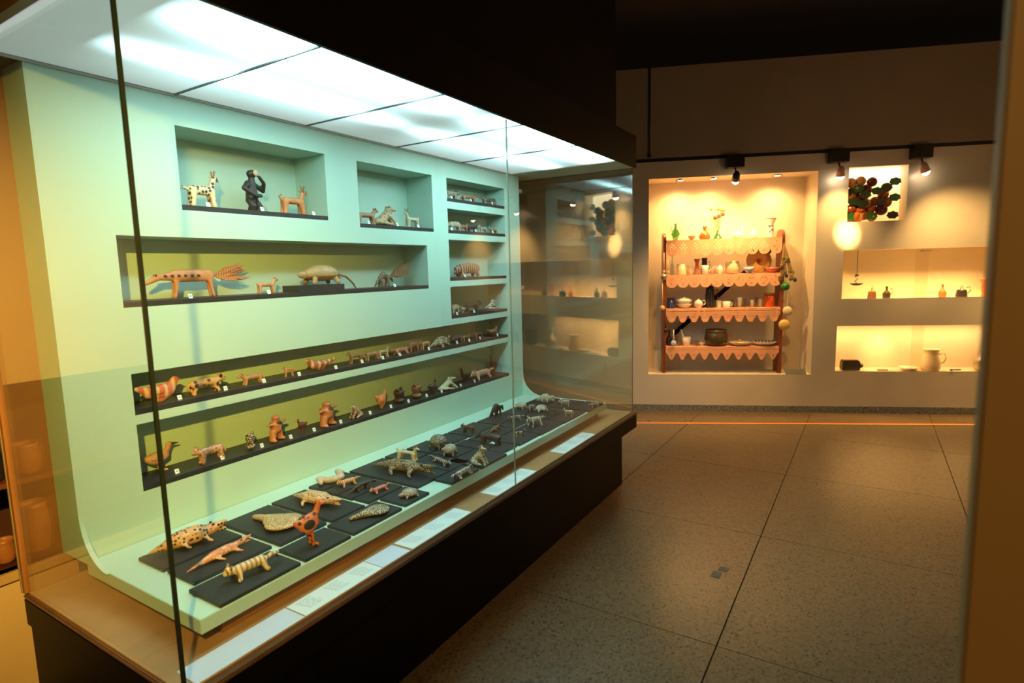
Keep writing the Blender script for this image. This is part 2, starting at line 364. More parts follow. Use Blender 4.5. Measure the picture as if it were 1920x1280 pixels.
def T_monkey():
    ch = [[(0, 0, .32, .13), (0, 0, .6, .11), (.02, 0, .72, .07)], [(.02, 0, .85, .1), (.06, 0, .87, .08)]]
    for s in (-1, 1): ch += [[(0, s*.09, .25, .09), (.1, s*.14, .12, .07), (.02, s*.12, .05, .06), (.1, s*.13, .035, .05)]]
    ch += [[(0, .12, .64, .06), (.06, .36, .52, .05), (.16, .24, .68, .045), (.15, .08, .80, .04)], [(0, -.12, .64, .06), (.04, -.34, .48, .05), (.18, -.16, .34, .045), (.2, .02, .36, .045)]]
    bm = bmesh.new(); sph(bm, (.125, 0, .87), .075, (.5, 1, 1.1), 2)
    return ch, [], [('face', bm)]
def T_stand(arms=True):
    ch = [[(0, 0, .4, .13), (0, 0, .62, .15)], [(0, 0, .7, .07), (.02, 0, .86, .1)]]
    for s in (-1, 1):
        ch.append([(0, s*.09, .38, .09), (0, s*.15, .06, .075), (.07, s*.16, .05, .06)])
        if arms: ch.append([(0, s*.13, .64, .06), (.03, s*.32, .66, .045)])
    bm = bmesh.new(); sph(bm, (.08, 0, .66), .09, (.8, 1, 1), 2)
    return ch, [], [('ornament', bm)]
def T_owl():
    ch = [[(0, 0, .08, .2), (0, 0, .2, .13), (0, 0, .55, .19), (0, 0, .68, .18)]]
    P = [('ear', cone_mesh((0, s*.13, .78), (0, s*.4, 1), .2, .07)) for s in (-1, 1)]
    bm = bmesh.new()
    for s in (-1, 1): sph(bm, (.15, s*.08, .66), .045, sub=1)
    P.append(('eyes', bm)); return ch, [], P
def T_anteater():
    ch = [[(-.25, 0, .36, .1), (-.02, 0, .44, .14), (.15, 0, .34, .1)], [(.15, 0, .33, .08), (.3, 0, .2, .06), (.44, 0, .05, .03)]]
    for x in (-.22, .1):
        for s in (-1, 1): ch.append([(x, s*.07, .28, .06), (x+.03, s*.12, .05, .05)])
    bm = bmesh.new(); tube(bm, [(-.28, 0, .38), (-.42, 0, .36), (-.5, 0, .2)], [.06, .09, .03], 8)
    return ch, [], [('tail', bm)]
def T_snake():
    ch = [[(.5*math.cos(a)*(1-.45*t), .22*math.sin(a)*1.2, .08+.03*math.sin(a*2), .06*(1-.4*t)) for t in [i/14] for a in [t*PI*2.2]] for i in range(1)]
    pts = []
    for i in range(15):
        t = i/14; pts.append((-.45+.9*t+.05*math.cos(9*t), .16*math.sin(9*t), .08+.04*abs(math.sin(9*t)), .05+.03*math.sin(PI*t)))
    return [pts], [], []
LIB = {}
def lib(key, fn, *a, **k):
    LIB[key] = (fn, a, k)
lib('jaguar', T_quad, leg=.22, fat=.13, neck=.05, nf=.14, head=.11, snout=.09, tail='down', legr=.06)
lib('deer', T_quad, leg=.34, fat=.13, neck=.34, nf=.08, head=.10, snout=.13, tail='curl', ears='horn', legr=.075)
lib('doe', T_quad, leg=.32, fat=.11, neck=.22, nf=.12, head=.08, snout=.1, tail='stub', legr=.05)
lib('fox', T_quad, leg=.24, fat=.12, neck=.12, nf=.12, head=.09, snout=.13, tail='down', legr=.05)
lib('tapir', T_quad, leg=.2, fat=.17, neck=.0, nf=.16, head=.1, snout=.16, tail='stub', hd=.08, arch=.03, legr=.06)
lib('hippo', T_quad, leg=.08, fat=.21, neck=-.03, nf=.1, head=.15, snout=.1, tail='stub', hd=.06, arch=.03, legr=.065)
lib('lowcat', T_quad, leg=.1, fat=.11, neck=.03, nf=.15, head=.1, snout=.07, tail='curl', spread=.5, legr=.05)
lib('straw', T_quad, leg=.25, fat=.1, neck=-.02, nf=.2, head=.06, snout=.2, tail='none', ears='none', hd=.06, legr=.03)
lib('sit', T_sit); lib('bird', T_bird); lib('longbird', T_bird, neckh=.55, fat=.17, legs=False, lg=.12)
lib('owl', T_owl); lib('hen', T_hen); lib('croc', T_croc); lib('fatcroc', T_croc, fat=.15); lib('lizard', T_lizard)
lib('ray', T_ray); lib('turtle', T_shell, legs=.05, hs=.55); lib('hedgehog', T_shell, legs=.16, r=.38, hs=.95, head=.08)
lib('armadillo', T_shell, legs=.12, r=.36, hs=.6, head=.09)
lib('monkey', T_monkey); lib('stand', T_stand); lib('anteater', T_anteater); lib('snake', T_snake)
lib('mule', T_quad, leg=.34, fat=.1, neck=.16, nf=.12, head=.07, snout=.12, tail='down', legr=.045)
lib('fawn', T_quad, leg=.34, fat=.105, neck=.3, nf=.06, head=.08, snout=.1, tail='up', ears='horn', legr=.07)
# palette
CR = (.72, .56, .33); TC = (.62, .22, .07); DK = (.035, .025, .02); BR = (.30, .13, .05); RD = (.68, .14, .05); GR = (.5, .46, .38); TN = (.6, .38, .18); ST = (.62, .42, .2)
def cm(code):
    k, a, b = code[:3]; return clay(k, a, b, code[3] if len(code) > 3 else 1.0)
PARTCOL = {'eyes': DK, 'beak': (.5, .25, .08), 'face': (.7, .45, .28), 'horn': (.4, .2, .08), 'ornament': DK}
def creature(tpl, mat, L, Hh, loc, rz, name, label, wf=1.0, group=None, partmat=None, vox=.022):
    fn, a, k = LIB[tpl]; ch, blobs, parts = fn(*a, **k)
    me = fuse(ch, vox, blobs)
    xs = [v.co.x for v in me.vertices]; zs = [v.co.z for v in me.vertices]
    for n_, b_ in parts:
        xs += [v.co.x for v in b_.verts]; zs += [v.co.z for v in b_.verts]
    x0, x1, z0, z1 = min(xs), max(xs), min(zs), max(zs)
    sx, sz = L/(x1-x0), Hh/(z1-z0); sy = (sx+sz)/2*wf
    mt = Matrix.Diagonal((sx, sy, sz, 1)) @ Matrix.Translation((-(x0+x1)/2, 0, -z0))
    me.transform(mt)
    root = thing(name, label, 'figurine', loc, rz, group)
    m = cm(mat); me.materials.clear(); me.materials.append(m); me.name = 'body'
    o = bpy.data.objects.new('body', me); COL.objects.link(o); o.parent = root
    for n_, b_ in parts:
        b_.transform(mt); pm = m
        if partmat and n_ in partmat: pm = cm(partmat[n_])
        elif n_ in PARTCOL: pm = clay('plain', PARTCOL[n_], DK)
        mk(n_, b_, pm, root, True)
    return root
# ------------------------------------------------------------------ panel with openings
def panel(name, mp, u0, u1, z0, z1, holes, mat, parent=None, thick=0):
    us = sorted({u0, u1, *[h[0] for h in holes], *[h[1] for h in holes]}); zs = sorted({z0, z1, *[h[2] for h in holes], *[h[3] for h in holes]})
    bm = bmesh.new(); V = {}
    def v(u, z, d=0):
        if (u, z, d) not in V: V[(u, z, d)] = bm.verts.new(mp(u, z, d))
        return V[(u, z, d)]
    for i in range(len(us)-1):
        for j in range(len(zs)-1):
            cu, cz = (us[i]+us[i+1])/2, (zs[j]+zs[j+1])/2
            if any(h[0] < cu < h[1] and h[2] < cz < h[3] for h in holes): continue
            bm.faces.new([v(us[i], zs[j]), v(us[i+1], zs[j]), v(us[i+1], zs[j+1]), v(us[i], zs[j+1])])
    if thick:
        for (a, b) in (((u0, z0), (u0, z1)), ((u0, z1), (u1, z1)), ((u1, z1), (u1, z0)), ((u1, z0), (u0, z0))):
            bm.faces.new([bm.verts.new(mp(*a, 0)), bm.verts.new(mp(*b, 0)), bm.verts.new(mp(*b, thick)), bm.verts.new(mp(*a, thick))])
    OPENM.add(name); return mk(name, bm, mat, parent)
def recess(mp, h, d, mat, parent, name='niche'):
    u0, u1, z0, z1 = h; bm = bmesh.new(); e = .0
    A = [bm.verts.new(mp(u, z, 0)) for u, z in ((u0, z0), (u1, z0), (u1, z1), (u0, z1))]
    B = [bm.verts.new(mp(u, z, d)) for u, z in ((u0, z0), (u1, z0), (u1, z1), (u0, z1))]
    for i in range(4): bm.faces.new([A[i], A[(i+1) % 4], B[(i+1) % 4], B[i]])
    bm.faces.new(B); OPENM.add(name); return mk(name, bm, mat, parent)
# ================================================================== THE ROOM
TZ = terrazzo(); GRN = speckle()
fl = boxo('floor', (-3.2, -4.2, -.06), (9.5, 5.5, -.008), plain('floor_joint', (.07, .055, .04), .6)); struct(fl)
xs = [-3.2, -2.195, -1.075, .045, 1.165, 2.285, 3.405, 4.525, 5.645, 6.765, 7.885, 9.0]
ys = [-4.2, -3.575, -2.55, -1.55, -.55, .475, 1.475, 2.475, 3.475, 4.475, 5.5]
k = 0
for i in range(len(xs)-1):
    for j in range(len(ys)-1):
        bm = bmesh.new(); box(bm, (xs[i]+.002, ys[j]+.003, -.009), (xs[i+1]-.002, ys[j+1]-.003, 0)); mk('slab', bm, TZ, fl)
bm = bmesh.new(); box(bm, (-3.2, -4.2, 3.95), (9.5, 5.5, 4.0)); ceil = struct(mk('ceiling', bm, plain('dark_ceiling', (.02, .017, .014), .7)))
for n, (x0, x1, y0, y1, z0) in enumerate([(3.0, 3.09, -4, 1.6, 3.55), (4.3, 4.55, -4, 2.4, 3.7)]):
    t = boxo('beam', (x0, y0, z0), (x1, y1, 3.95), plain('dark_beam', (.03, .024, .018), .5), ceil)
NI = (.53, 2.162, .395, 2.432); UP = (-2.6, .268, 1.16, 1.650); LO = (-3.2, .30, .421, .893); GP = (-.283, .249, 1.926, 2.450)
wf_ = panel('wall_far', WP, -4.2, 5.2, 0, 2.60, [NI, UP, LO, GP], CREAM); struct(wf_)
recess(WP, NI, .36, NICHEP, wf_); recess(WP, UP, .30, NICHEP, wf_); recess(WP, LO, .30, NICHEP, wf_); recess(WP, GP, .16, NICHEP, wf_)
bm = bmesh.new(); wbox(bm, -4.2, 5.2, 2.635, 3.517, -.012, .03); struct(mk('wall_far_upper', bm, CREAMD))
bm = bmesh.new(); wbox(bm, -4.2, 5.2, 2.60, 2.635, -.004, .03); o = struct(mk('trim_1', bm, METAL))
bm = bmesh.new(); wbox(bm, -4.2, 5.2, 0, .068, -.02, 0); struct(mk('baseboard_far', bm, GRN))
bm = bmesh.new()
for u in (-.95, -.15, 1.05): wbox(bm, u-.0015, u+.0015, .07, .39 if u > .3 else .42, -.001, .002)
bm.free()
bm = bmesh.new()
vs = [bm.verts.new(p) for p in (Vector((5.439, 1.957, .0015)), Vector((6.778, -.905, .0015)), Vector((6.75, -.918, .0015)), Vector((5.411, 1.944, .0015)))]
dv = (vs[1].co-vs[0].co); 
for q in vs: q.co = q.co
vs[0].co -= dv*.9; vs[3].co -= dv*.9; vs[1].co += dv*.9; vs[2].co += dv*.9
r_ = bmesh.ops.extrude_face_region(bm, geom=[bm.faces.new(vs)]); bmesh.ops.translate(bm, vec=(0, 0, .001), verts=[v for v in r_['geom'] if isinstance(v, bmesh.types.BMVert)])
tag(mk('floor_tape', bm, plain('red_tape', (.62, .07, .02), .4)), 'red line taped on the floor along the foot of the far wall', 'tape')
bm = bmesh.new()
vs = [bm.verts.new(p) for p in (Vector((5.411, 1.944, .0015)), Vector((6.75, -.918, .0015)), Vector((6.728, -.928, .0015)), Vector((5.389, 1.934, .0015)))]
vs[0].co -= dv*.9; vs[3].co -= dv*.9; vs[1].co += dv*.9; vs[2].co += dv*.9
r_ = bmesh.ops.extrude_face_region(bm, geom=[bm.faces.new(vs)]); bmesh.ops.translate(bm, vec=(0, 0, .001), verts=[v for v in r_['geom'] if isinstance(v, bmesh.types.BMVert)])
tag(mk('floor_tape', bm, plain('yellow_tape', (.8, .5, .12), .4)), 'thin pale yellow line on the room side of the red floor line', 'tape')
# scuffed dark patches on the floor
bm = bmesh.new()
for (x, y, a, b) in [(1343, 1077, .022, .03), (1357, 1067, .022, .022)]:
    P = cast(x, y, 2, 0); box(bm, (P.x-b, P.y-a, 0), (P.x+b, P.y+a, .0015))
tag(mk('floor_mark', bm, plain('grey_tape', (.10, .11, .09), .5)), 'two small grey scraps of tape stuck on the floor', 'tape')
# walls that close the room (they show as reflections in the glass)
struct(boxo('wall_opposite', (-1.5, -4.0, 0), (8.9, -3.9, 3.9), CREAM)); struct(boxo('wall_back', (-3.2, -4.0, 0), (-3.1, 5.5, 3.9), CREAMD))
CRL = plain('cream_side_wall', (.62, .47, .30), .5, .05, 3)
mpL = lambda x, z, d=0: Vector((x, 2.62+d, z))
LN = (-1.6, 1.2, .505, 1.185)
wl = struct(panel('wall_left', mpL, -3.1, 3.9, 0, 3.9, [LN], CRL)); recess(mpL, LN, .35, plain('maroon_lining', (.06, .022, .015), .5, .2, 5), wl)
bm = bmesh.new(); box(bm, (-1.6, 2.60, .47), (1.2, 2.66, .505), .003); struct(mk('trim_2', bm, plain('dim_cream_sill', (.5, .36, .2), .5)))
# pillar / partition end on the right of the view
bm = bmesh.new(); box(bm, (.57, -1.9, 0), (.60, -.0775, 3.9), .002); struct(mk('wall_right', bm, plain('ochre_partition', (.26, .15, .045), .6, .1, 1.5)))
# ================================================================== THE BIG DISPLAY CASE
GX0, GX1, GY, ZD, ZC = .698, 3.96, 1.4415, .495, 2.2235
case = thing('display_case', 'long glazed museum display case with mint green interior on a black base', 'display case', (2.3, 1.95, 0))
def cp(o): o.parent = case; o.matrix_parent_inverse = Matrix.Translation((-2.3, -1.95, 0)); return o
cp(boxo('base', (.70, 1.462, 0), (3.80, 2.42, .378), BLACK)); 
cp(boxo('ledge', (.690, 1.418, .378), (3.985, 2.42, .475), BLACK, bev=.003)); cp(boxo('rail', (.689, 1.414, .4755), (3.989, 2.42, .490), RAIL, bev=.004))
cp(boxo('desk', (.70, 1.445, .4905), (3.955, 2.40, .495), DESK))
cp(boxo('back_panel', (.85, 2.50, .4955), (3.7, 2.53, 2.44), BROWNP)); cp(boxo('back_post', (.69, 2.402, .4955), (.85, 2.42, 2.22), BROWNP)); cp(boxo('back_post', (3.76, 2.402, .4955), (3.97, 2.499, 2.22), BROWNP))
cp(boxo('fascia', (.66, 1.425, ZC), (3.992, 1.438, 2.439), FASC)); cp(boxo('fascia', (.655, 1.425, ZC), (.68, 2.42, 2.439), plain('brown_fascia', (.07, .04, .02), .5))); cp(boxo('fascia', (3.965, 1.4385, ZC), (3.992, 2.53, 2.439), FASC))
cp(boxo('canopy', (.68, 1.4385, 2.30), (3.965, 2.42, 2.439), FASC))
struct(boxo('wall_left_bulkhead', (-3.1, 1.512, 2.4395), (3.84, 2.5, 3.9), plain('black_bulkhead', (.004, .003, .003), .6, spec=.2)))
# light ceiling
DF = diffuser(); xd = [.684, 1.268, 1.862, 2.460, 3.054, 3.650]
for i in range(5):
    o = boxo('light_panel', (xd[i]+.004, 1.4385, ZC+.004), (xd[i+1]-.004, 2.2345, ZC+.012), DF); cp(o)
for i in range(1, 5): cp(boxo('divider', (xd[i]-.0038, 1.439, ZC-.001), (xd[i]+.0038, 2.2345, ZC+.012), DIVM))
cp(boxo('end_panel', (3.652, 1.439, ZC), (3.963, 2.40, ZC+.012), plain('beige_end_panel', (.55, .50, .34), .5)))
cp(boxo('rear_strip', (.684, 2.2405, ZC+.001), (3.65, 2.40, ZC+.012), plain('brown_fascia', (.07, .04, .02), .5)))
cp(boxo('wall_strip', (.684, 2.236, ZC-.006), (3.65, 2.2395, ZC+.003), plain('grey_strip', (.45, .45, .4), .5)))
# glass
for (a, b) in (((GX0+.006, GY, ZD), (2.3215, GY+.006, ZC)), ((2.3255, GY, ZD), (GX1-.001, GY+.006, ZC)), ((GX0, GY+.002, ZD), (GX0+.006, 2.40, ZC)), ((GX1, GY+.001, ZD), (GX1+.006, 2.40, ZC))):
    o = cp(boxo('glass_pane', a, b, GLASS))
cp(boxo('corner_seal', (GX0-.004, GY-.006, ZD), (GX0+.0055, GY+.0015, ZC), SEAL)); cp(boxo('joint', (2.3218, GY-.0005, ZD), (2.3252, GY+.0065, ZC), JOINT)); cp(boxo('corner_seal', (GX1-.001, GY-.001, ZD), (GX1+.006, GY+.0009, ZC), plain('grey_green_edge', (.1, .12, .09), .3)))
for z in (2.16, 1.42):
    bm = bmesh.new(); box(bm, (GX1-.05, 2.33, z-.03), (GX1-.001, 2.40, z), .004); cp(mk('glass_clip', bm, plain('clear_clip', (.5, .5, .42), .2)))
# mint wall with openings
zz = lambda v: v+H
NA = [('A', 1.2576, 1.9589, .5687, .2579, .22), ('B', 2.1628, 2.7533, .5665, .2352, .20), ('C1', 2.8941, 3.5543, .5689, .4279, .16), ('C2', 2.8941, 3.5543, .384, .234, .16),
      ('C3', 2.8941, 3.5543, .195, -.0606, .16), ('C4', 2.8941, 3.5543, -.0974, -.2985, .16), ('D', 1.0176, 2.6845, .1547, -.0986, .19), ('E', 1.0176, 3.5543, -.3359, -.4874, .16), ('F', 1.0176, 3.5543, -.5217, -.7731, .16)]
mpC = lambda x, z, d=0: Vector((x, 2.24+d, z))
holes = [(a[1], a[2], zz(a[4]), zz(a[3])) for a in NA]
dw = cp(panel('display_wall', mpC, .8084, 3.7575, .594, ZC, holes, MINT, None, .16))
SH = {}
for a, h in zip(NA, holes):
    o = recess(mpC, h, a[5], MINT, None); o.parent = dw
    t = .02
    s = boxo('shelf', (h[0]+.001, 2.2405, h[2]+.0005), (h[1]-.001, 2.24+a[5]-.001, h[2]+t), BLACKB); s.parent = dw
    SH[a[0]] = h[2]+t
# platform, cheeks
cp(boxo('platform', (.8172, 1.5597, .549), (3.7575, 2.2395, .594), MINT, bev=.0015)); cp(boxo('platform_support', (.90, 1.60, .4955), (3.7, 2.2395, .5485), BROWNP))
for x in (.8084, 3.7425):
    bm = bmesh.new(); R = .16; pts = [(2.2395, .5945), (2.2395-R, .5945)]+[(2.2395-R+R*math.sin(a), .5945+R-R*math.cos(a)) for a in [i*PI/2/12 for i in range(1, 12)]]+[(2.2395, .5945+R)]
    A = [bm.verts.new((x, p[0], p[1])) for p in pts]; B = [bm.verts.new((x+.015, p[0], p[1])) for p in pts]
    bm.faces.new(A); bm.faces.new(B[::-1])
    for i in range(len(pts)): bm.faces.new([A[i], A[(i+1) % len(pts)], B[(i+1) % len(pts)], B[i]])
    cp(mk('cheek', bm, MINT))
# black boards
BD = [(.908, 1.187, 1.924, 2.085), (.911, 1.188, 1.753, 1.908), (.88, 1.16, 1.563, 1.728), (1.21, 1.415, 1.735, 2.088), (1.433, 1.602, 1.723, 2.094), (1.18, 1.38, 1.565, 1.708), (1.397, 1.656, 1.570, 1.712),
      (1.632, 1.845, 2.010, 2.106), (1.630, 1.842, 1.918, 2.004), (1.628, 1.84, 1.826, 1.912), (1.634, 1.838, 1.734, 1.820), (1.685, 1.837, 1.579, 1.722), (1.863, 2.085, 1.667, 2.096), (2.106, 2.246, 1.93, 2.10), (2.092, 2.255, 1.668, 1.915), (1.972, 2.185, 1.560, 1.661),
      (2.262, 2.43, 1.93, 2.09), (2.262, 2.43, 1.762, 1.924), (2.2, 2.434, 1.560, 1.755), (2.44, 2.545, 1.698, 1.905), (2.445, 2.60, 1.93, 2.083), (2.552, 2.86, 1.768, 1.895), (2.44, 2.59, 1.592, 1.692), (2.604, 2.826, 1.585, 1.760), (2.612, 2.872, 1.92, 2.083), (2.866, 3.10, 1.79, 1.905),
      (2.832, 3.119, 1.577, 1.765), (2.89, 3.13, 1.912, 2.07), (3.14, 3.40, 1.89, 2.055), (3.125, 3.43, 1.572, 1.692), (3.11, 3.42, 1.70, 1.873), (3.43, 3.69, 1.70, 1.87), (3.42, 3.69, 1.89, 2.05), (3.45, 3.70, 1.557, 1.69)]
BW = ['under the caiman with the checkered back', 'under the slim red crocodile', 'at the near front corner of the platform', 'under the large pale stingray', 'under the lizard with a fat body', 'under the tall red bird', 'under the ray with a narrow head', 'under the coiled pale snake', 'under the striped cub', 'under the black long-tailed figurine', 'under the small red-headed beast', 'under the turtle', 'under the long scaled crocodile', 'under the pale deer', 'under the striped skunk', 'under the crawling jaguar cub', 'under the dotted hedgehog', 'under the tortoise', 'under the sitting jaguar', 'under the black tapir with white feet', 'under the brown coati', 'under the brown lizard in the middle row', 'in front of the black tapir', 'under the little cow', 'under the arched black anteater', 'under the grey rat', 'under the black and white striped anteater', 'under the pale armadillo', 'under the twin tortoises', 'under the pale-headed dog', 'under the dark horse', 'under the striped beast in the far row', 'under the lizard at the far back corner', 'under the reddish beast at the far end']
for b, wl_ in zip(BD, BW):
    o = boxo('display_board', (b[0], b[2], .5945), (b[1], b[3], .606), BLACKB, bev=.001); tag(o, 'flat black display board '+wl_, 'display board', 'black boards on the mint platform')
# ---- creatures on the platform : (tpl, mat, tail px, head px, height m, name, label, width factor, extra)
ZB = .6062
PL = [
 ('fatcroc', ('spots', (.66, .36, .16), DK, 1.25), (276, 1046), (428, 997), .062, 'caiman_figurine', 'tan clay caiman with black checkered back and open mouth, nearest the left glass', .95),
 ('croc', ('spots', (.66, .24, .12), CR, 1.6), (350, 1075), (472, 1015), .032, 'crocodile_figurine', 'slim reddish clay crocodile with dotted back on the second near board', .9),
 ('lowcat', ('stripes', CR, (.35, .2, .1), .8), (524, 1052), (420, 1096), .058, 'coati_figurine', 'cream striped clay animal with curled tail crawling on the nearest front board', 1.1),
 ('ray', ('scales', (.74, .55, .30), (.35, .22, .1), .9), (475, 972), (556, 990), .030, 'stingray_figurine', 'large pale stingray with fine engraved lines and ringed tail', 1.6),
 ('fatcroc', ('spots', (.68, .45, .24), BR, 1.6), (548, 932), (640, 953), .05, 'iguana_figurine', 'tan dotted clay lizard with a fat body behind the tall red bird', 1.1),
 ('ray', ('scales', (.68, .55, .33), DK, 1.1), (655, 977), (728, 955), .026, 'fish_figurine', 'pale flat clay fish with narrow head and engraved round body at the front edge', 1.3),
 ('snake', ('stripes', (.62, .44, .28), GR, .8), (600, 912), (650, 890), .035, 'snake_figurine', 'pale looping clay snake by the back edge of the four narrow boards', 1.2),
 ('lowcat', ('stripes', (.70, .42, .2), (.4, .12, .05), 1.3), (676, 902), (632, 915), .038, 'cub_figurine', 'orange striped clay cub lying beside the looping snake', 1.2),
 ('anteater', ('plain', (.05, .035, .025), DK), (705, 907), (652, 928), .036, 'anteater_figurine', 'black clay anteater with a pale round tail end on a narrow board', .9),
 ('lowcat', ('stripes', (.55, .28, .2), (.6, .06, .04), 1.3), (733, 912), (694, 928), .030, 'cub_figurine', 'small red-headed clay beast with pale legs on the fourth narrow board', 1.1),
 ('turtle', ('scales', (.55, .45, .36), (.3, .2, .15), .7), (786, 924), (748, 935), .032, 'turtle_figurine', 'grey engraved clay turtle on the front board past the engraved fish', 1.2),
 ('croc', ('scales', (.52, .38, .2), DK, .9), (696, 873), (818, 895), .062, 'crocodile_figurine', 'long scaled clay crocodile with a smooth yellow snout on the big middle board', 1.0),
 ('fawn', ('plain', (.66, .54, .34), DK), (743, 858), (788, 866), .086, 'deer_figurine', 'cream clay deer with black antlers standing at the back of the platform', .8),
 ('lowcat', ('stripes', (.5, .42, .34), DK, .8), (806, 860), (846, 876), .032, 'skunk_figurine', 'grey skunk with a white back stripe beside the scaled crocodile head', .7),
 ('lowcat', ('spots', (.45, .34, .26), DK, 1.4), (846, 904), (886, 882), .042, 'cub_figurine', 'spotted clay jaguar cub crawling on the front board past the turtle', 1.0),
 ('hedgehog', ('scales', (.5, .42, .27), DK, 1.1), (838, 842), (806, 836), .074, 'hedgehog_figurine', 'round dotted clay hedgehog on thick legs by the deer', 1.15),
 ('armadillo', ('scales', (.55, .45, .32), (.25, .18, .1), 1.2), (860, 853), (828, 852), .058, 'tortoise_figurine', 'plump grey clay tortoise in front of the dotted hedgehog', 1.15),
 ('sit', ('spots', (.60, .5, .28), DK, 1.3), (883, 868), (914, 872), .096, 'jaguar_figurine', 'sitting spotted jaguar on the front board, head raised', .9),
 ('tapir', ('plain', (.04, .03, .028), DK), (940, 835), (890, 828), .060, 'tapir_figurine', 'black clay tapir with reddish snout and white feet behind the sitting jaguar', .9),
 ('jaguar', ('plain', (.16, .07, .04), DK), (891, 812), (864, 808), .050, 'coati_figurine', 'dark brown clay coati with white feet at the back edge', .9),
 ('lizard', ('scales', (.4, .22, .12), DK, 1.2), (915, 815), (940, 800), .030, 'lizard_figurine', 'brown clay lizard on the middle board in front of the arched anteater', .9),
 ('anteater', ('plain', (.03, .024, .022), DK), (944, 775), (917, 784), .082, 'anteater_figurine', 'arched black clay anteater with pale snout at the back edge', .9),
 ('lowcat', ('scales', (.5, .4, .3), DK, .8), (984, 788), (952, 792), .050, 'rat_figurine', 'grey clay rat just right of the glass joint in the middle row', .9),
 ('doe', ('stripes', (.55, .42, .25), DK, .4), (966, 820), (986, 818), .050, 'cow_figurine', 'small tan clay cow in the front row under the glass joint', .8),
 ('lowcat', ('stripes', (.68, .6, .42), DK, 1.1), (1022, 795), (988, 802), .076, 'anteater_figurine', 'black and white striped clay anteater with pale feet in the front row', 1.0),
 ('armadillo', ('plain', (.5, .4, .25), DK), (989, 767), (966, 764), .044, 'armadillo_figurine', 'pale brown clay armadillo at the back edge past the arched anteater', 1.1),
 ('turtle', ('scales', (.42, .38, .28), DK, .8), (1003, 771), (990, 768), .045, 'tortoise_figurine', 'left one of the twin grey-green clay tortoises', 1.3),
 ('turtle', ('plain', (.46, .4, .28), DK), (1008, 768), (1022, 773), .044, 'tortoise_figurine', 'right one of the twin grey-green clay tortoises', 1.3),
 ('fatcroc', ('plain', (.52, .42, .28), DK), (1005, 753), (1040, 755), .062, 'lizard_figurine', 'pale clay lizard with raised tail at the far back corner', .9),
 ('mule', ('plain', (.10, .06, .04), DK), (1044, 778), (1028, 780), .060, 'horse_figurine', 'dark clay horse with a pale head past the twin tortoises', .9),
 ('lowcat', ('stripes', (.5, .42, .27), DK, 1.0), (1046, 762), (1072, 762), .060, 'tiger_figurine', 'striped pale-legged clay beast in the far row beside the glass end', .9),
 ('fox', ('stripes', (.50, .38, .26), BR, 1.0), (1077, 782), (1054, 781), .062, 'dog_figurine', 'clay dog with a pale yellow head in the far front row', .9),
 ('lowcat', ('plain', (.38, .18, .12), DK), (1102, 765), (1126, 762), .040, 'beast_figurine', 'small reddish clay beast on the last board at the far end', .9),
]
for (t, m, a, b, hh, nm, lb, wf) in PL:
    A = cast(*a, 2, ZB); B = cast(*b, 2, ZB); d = B-A
    creature(t, m, d.length, hh, ((A.x+B.x)/2, (A.y+B.y)/2, ZB), math.atan2(d.y, d.x), nm, lb, wf)
P = cast(586, 1022, 2, ZB)
creature('bird', ('spots', (.62, .16, .05), DK, .9), .125, .16, (P.x, P.y, ZB), math.radians(-12), 'bird_figurine', 'tall red clay bird with black wings standing on the front board', .9, partmat={'wing': ('plain', DK, DK), 'beak': ('plain', (.8, .25, .2), DK)})
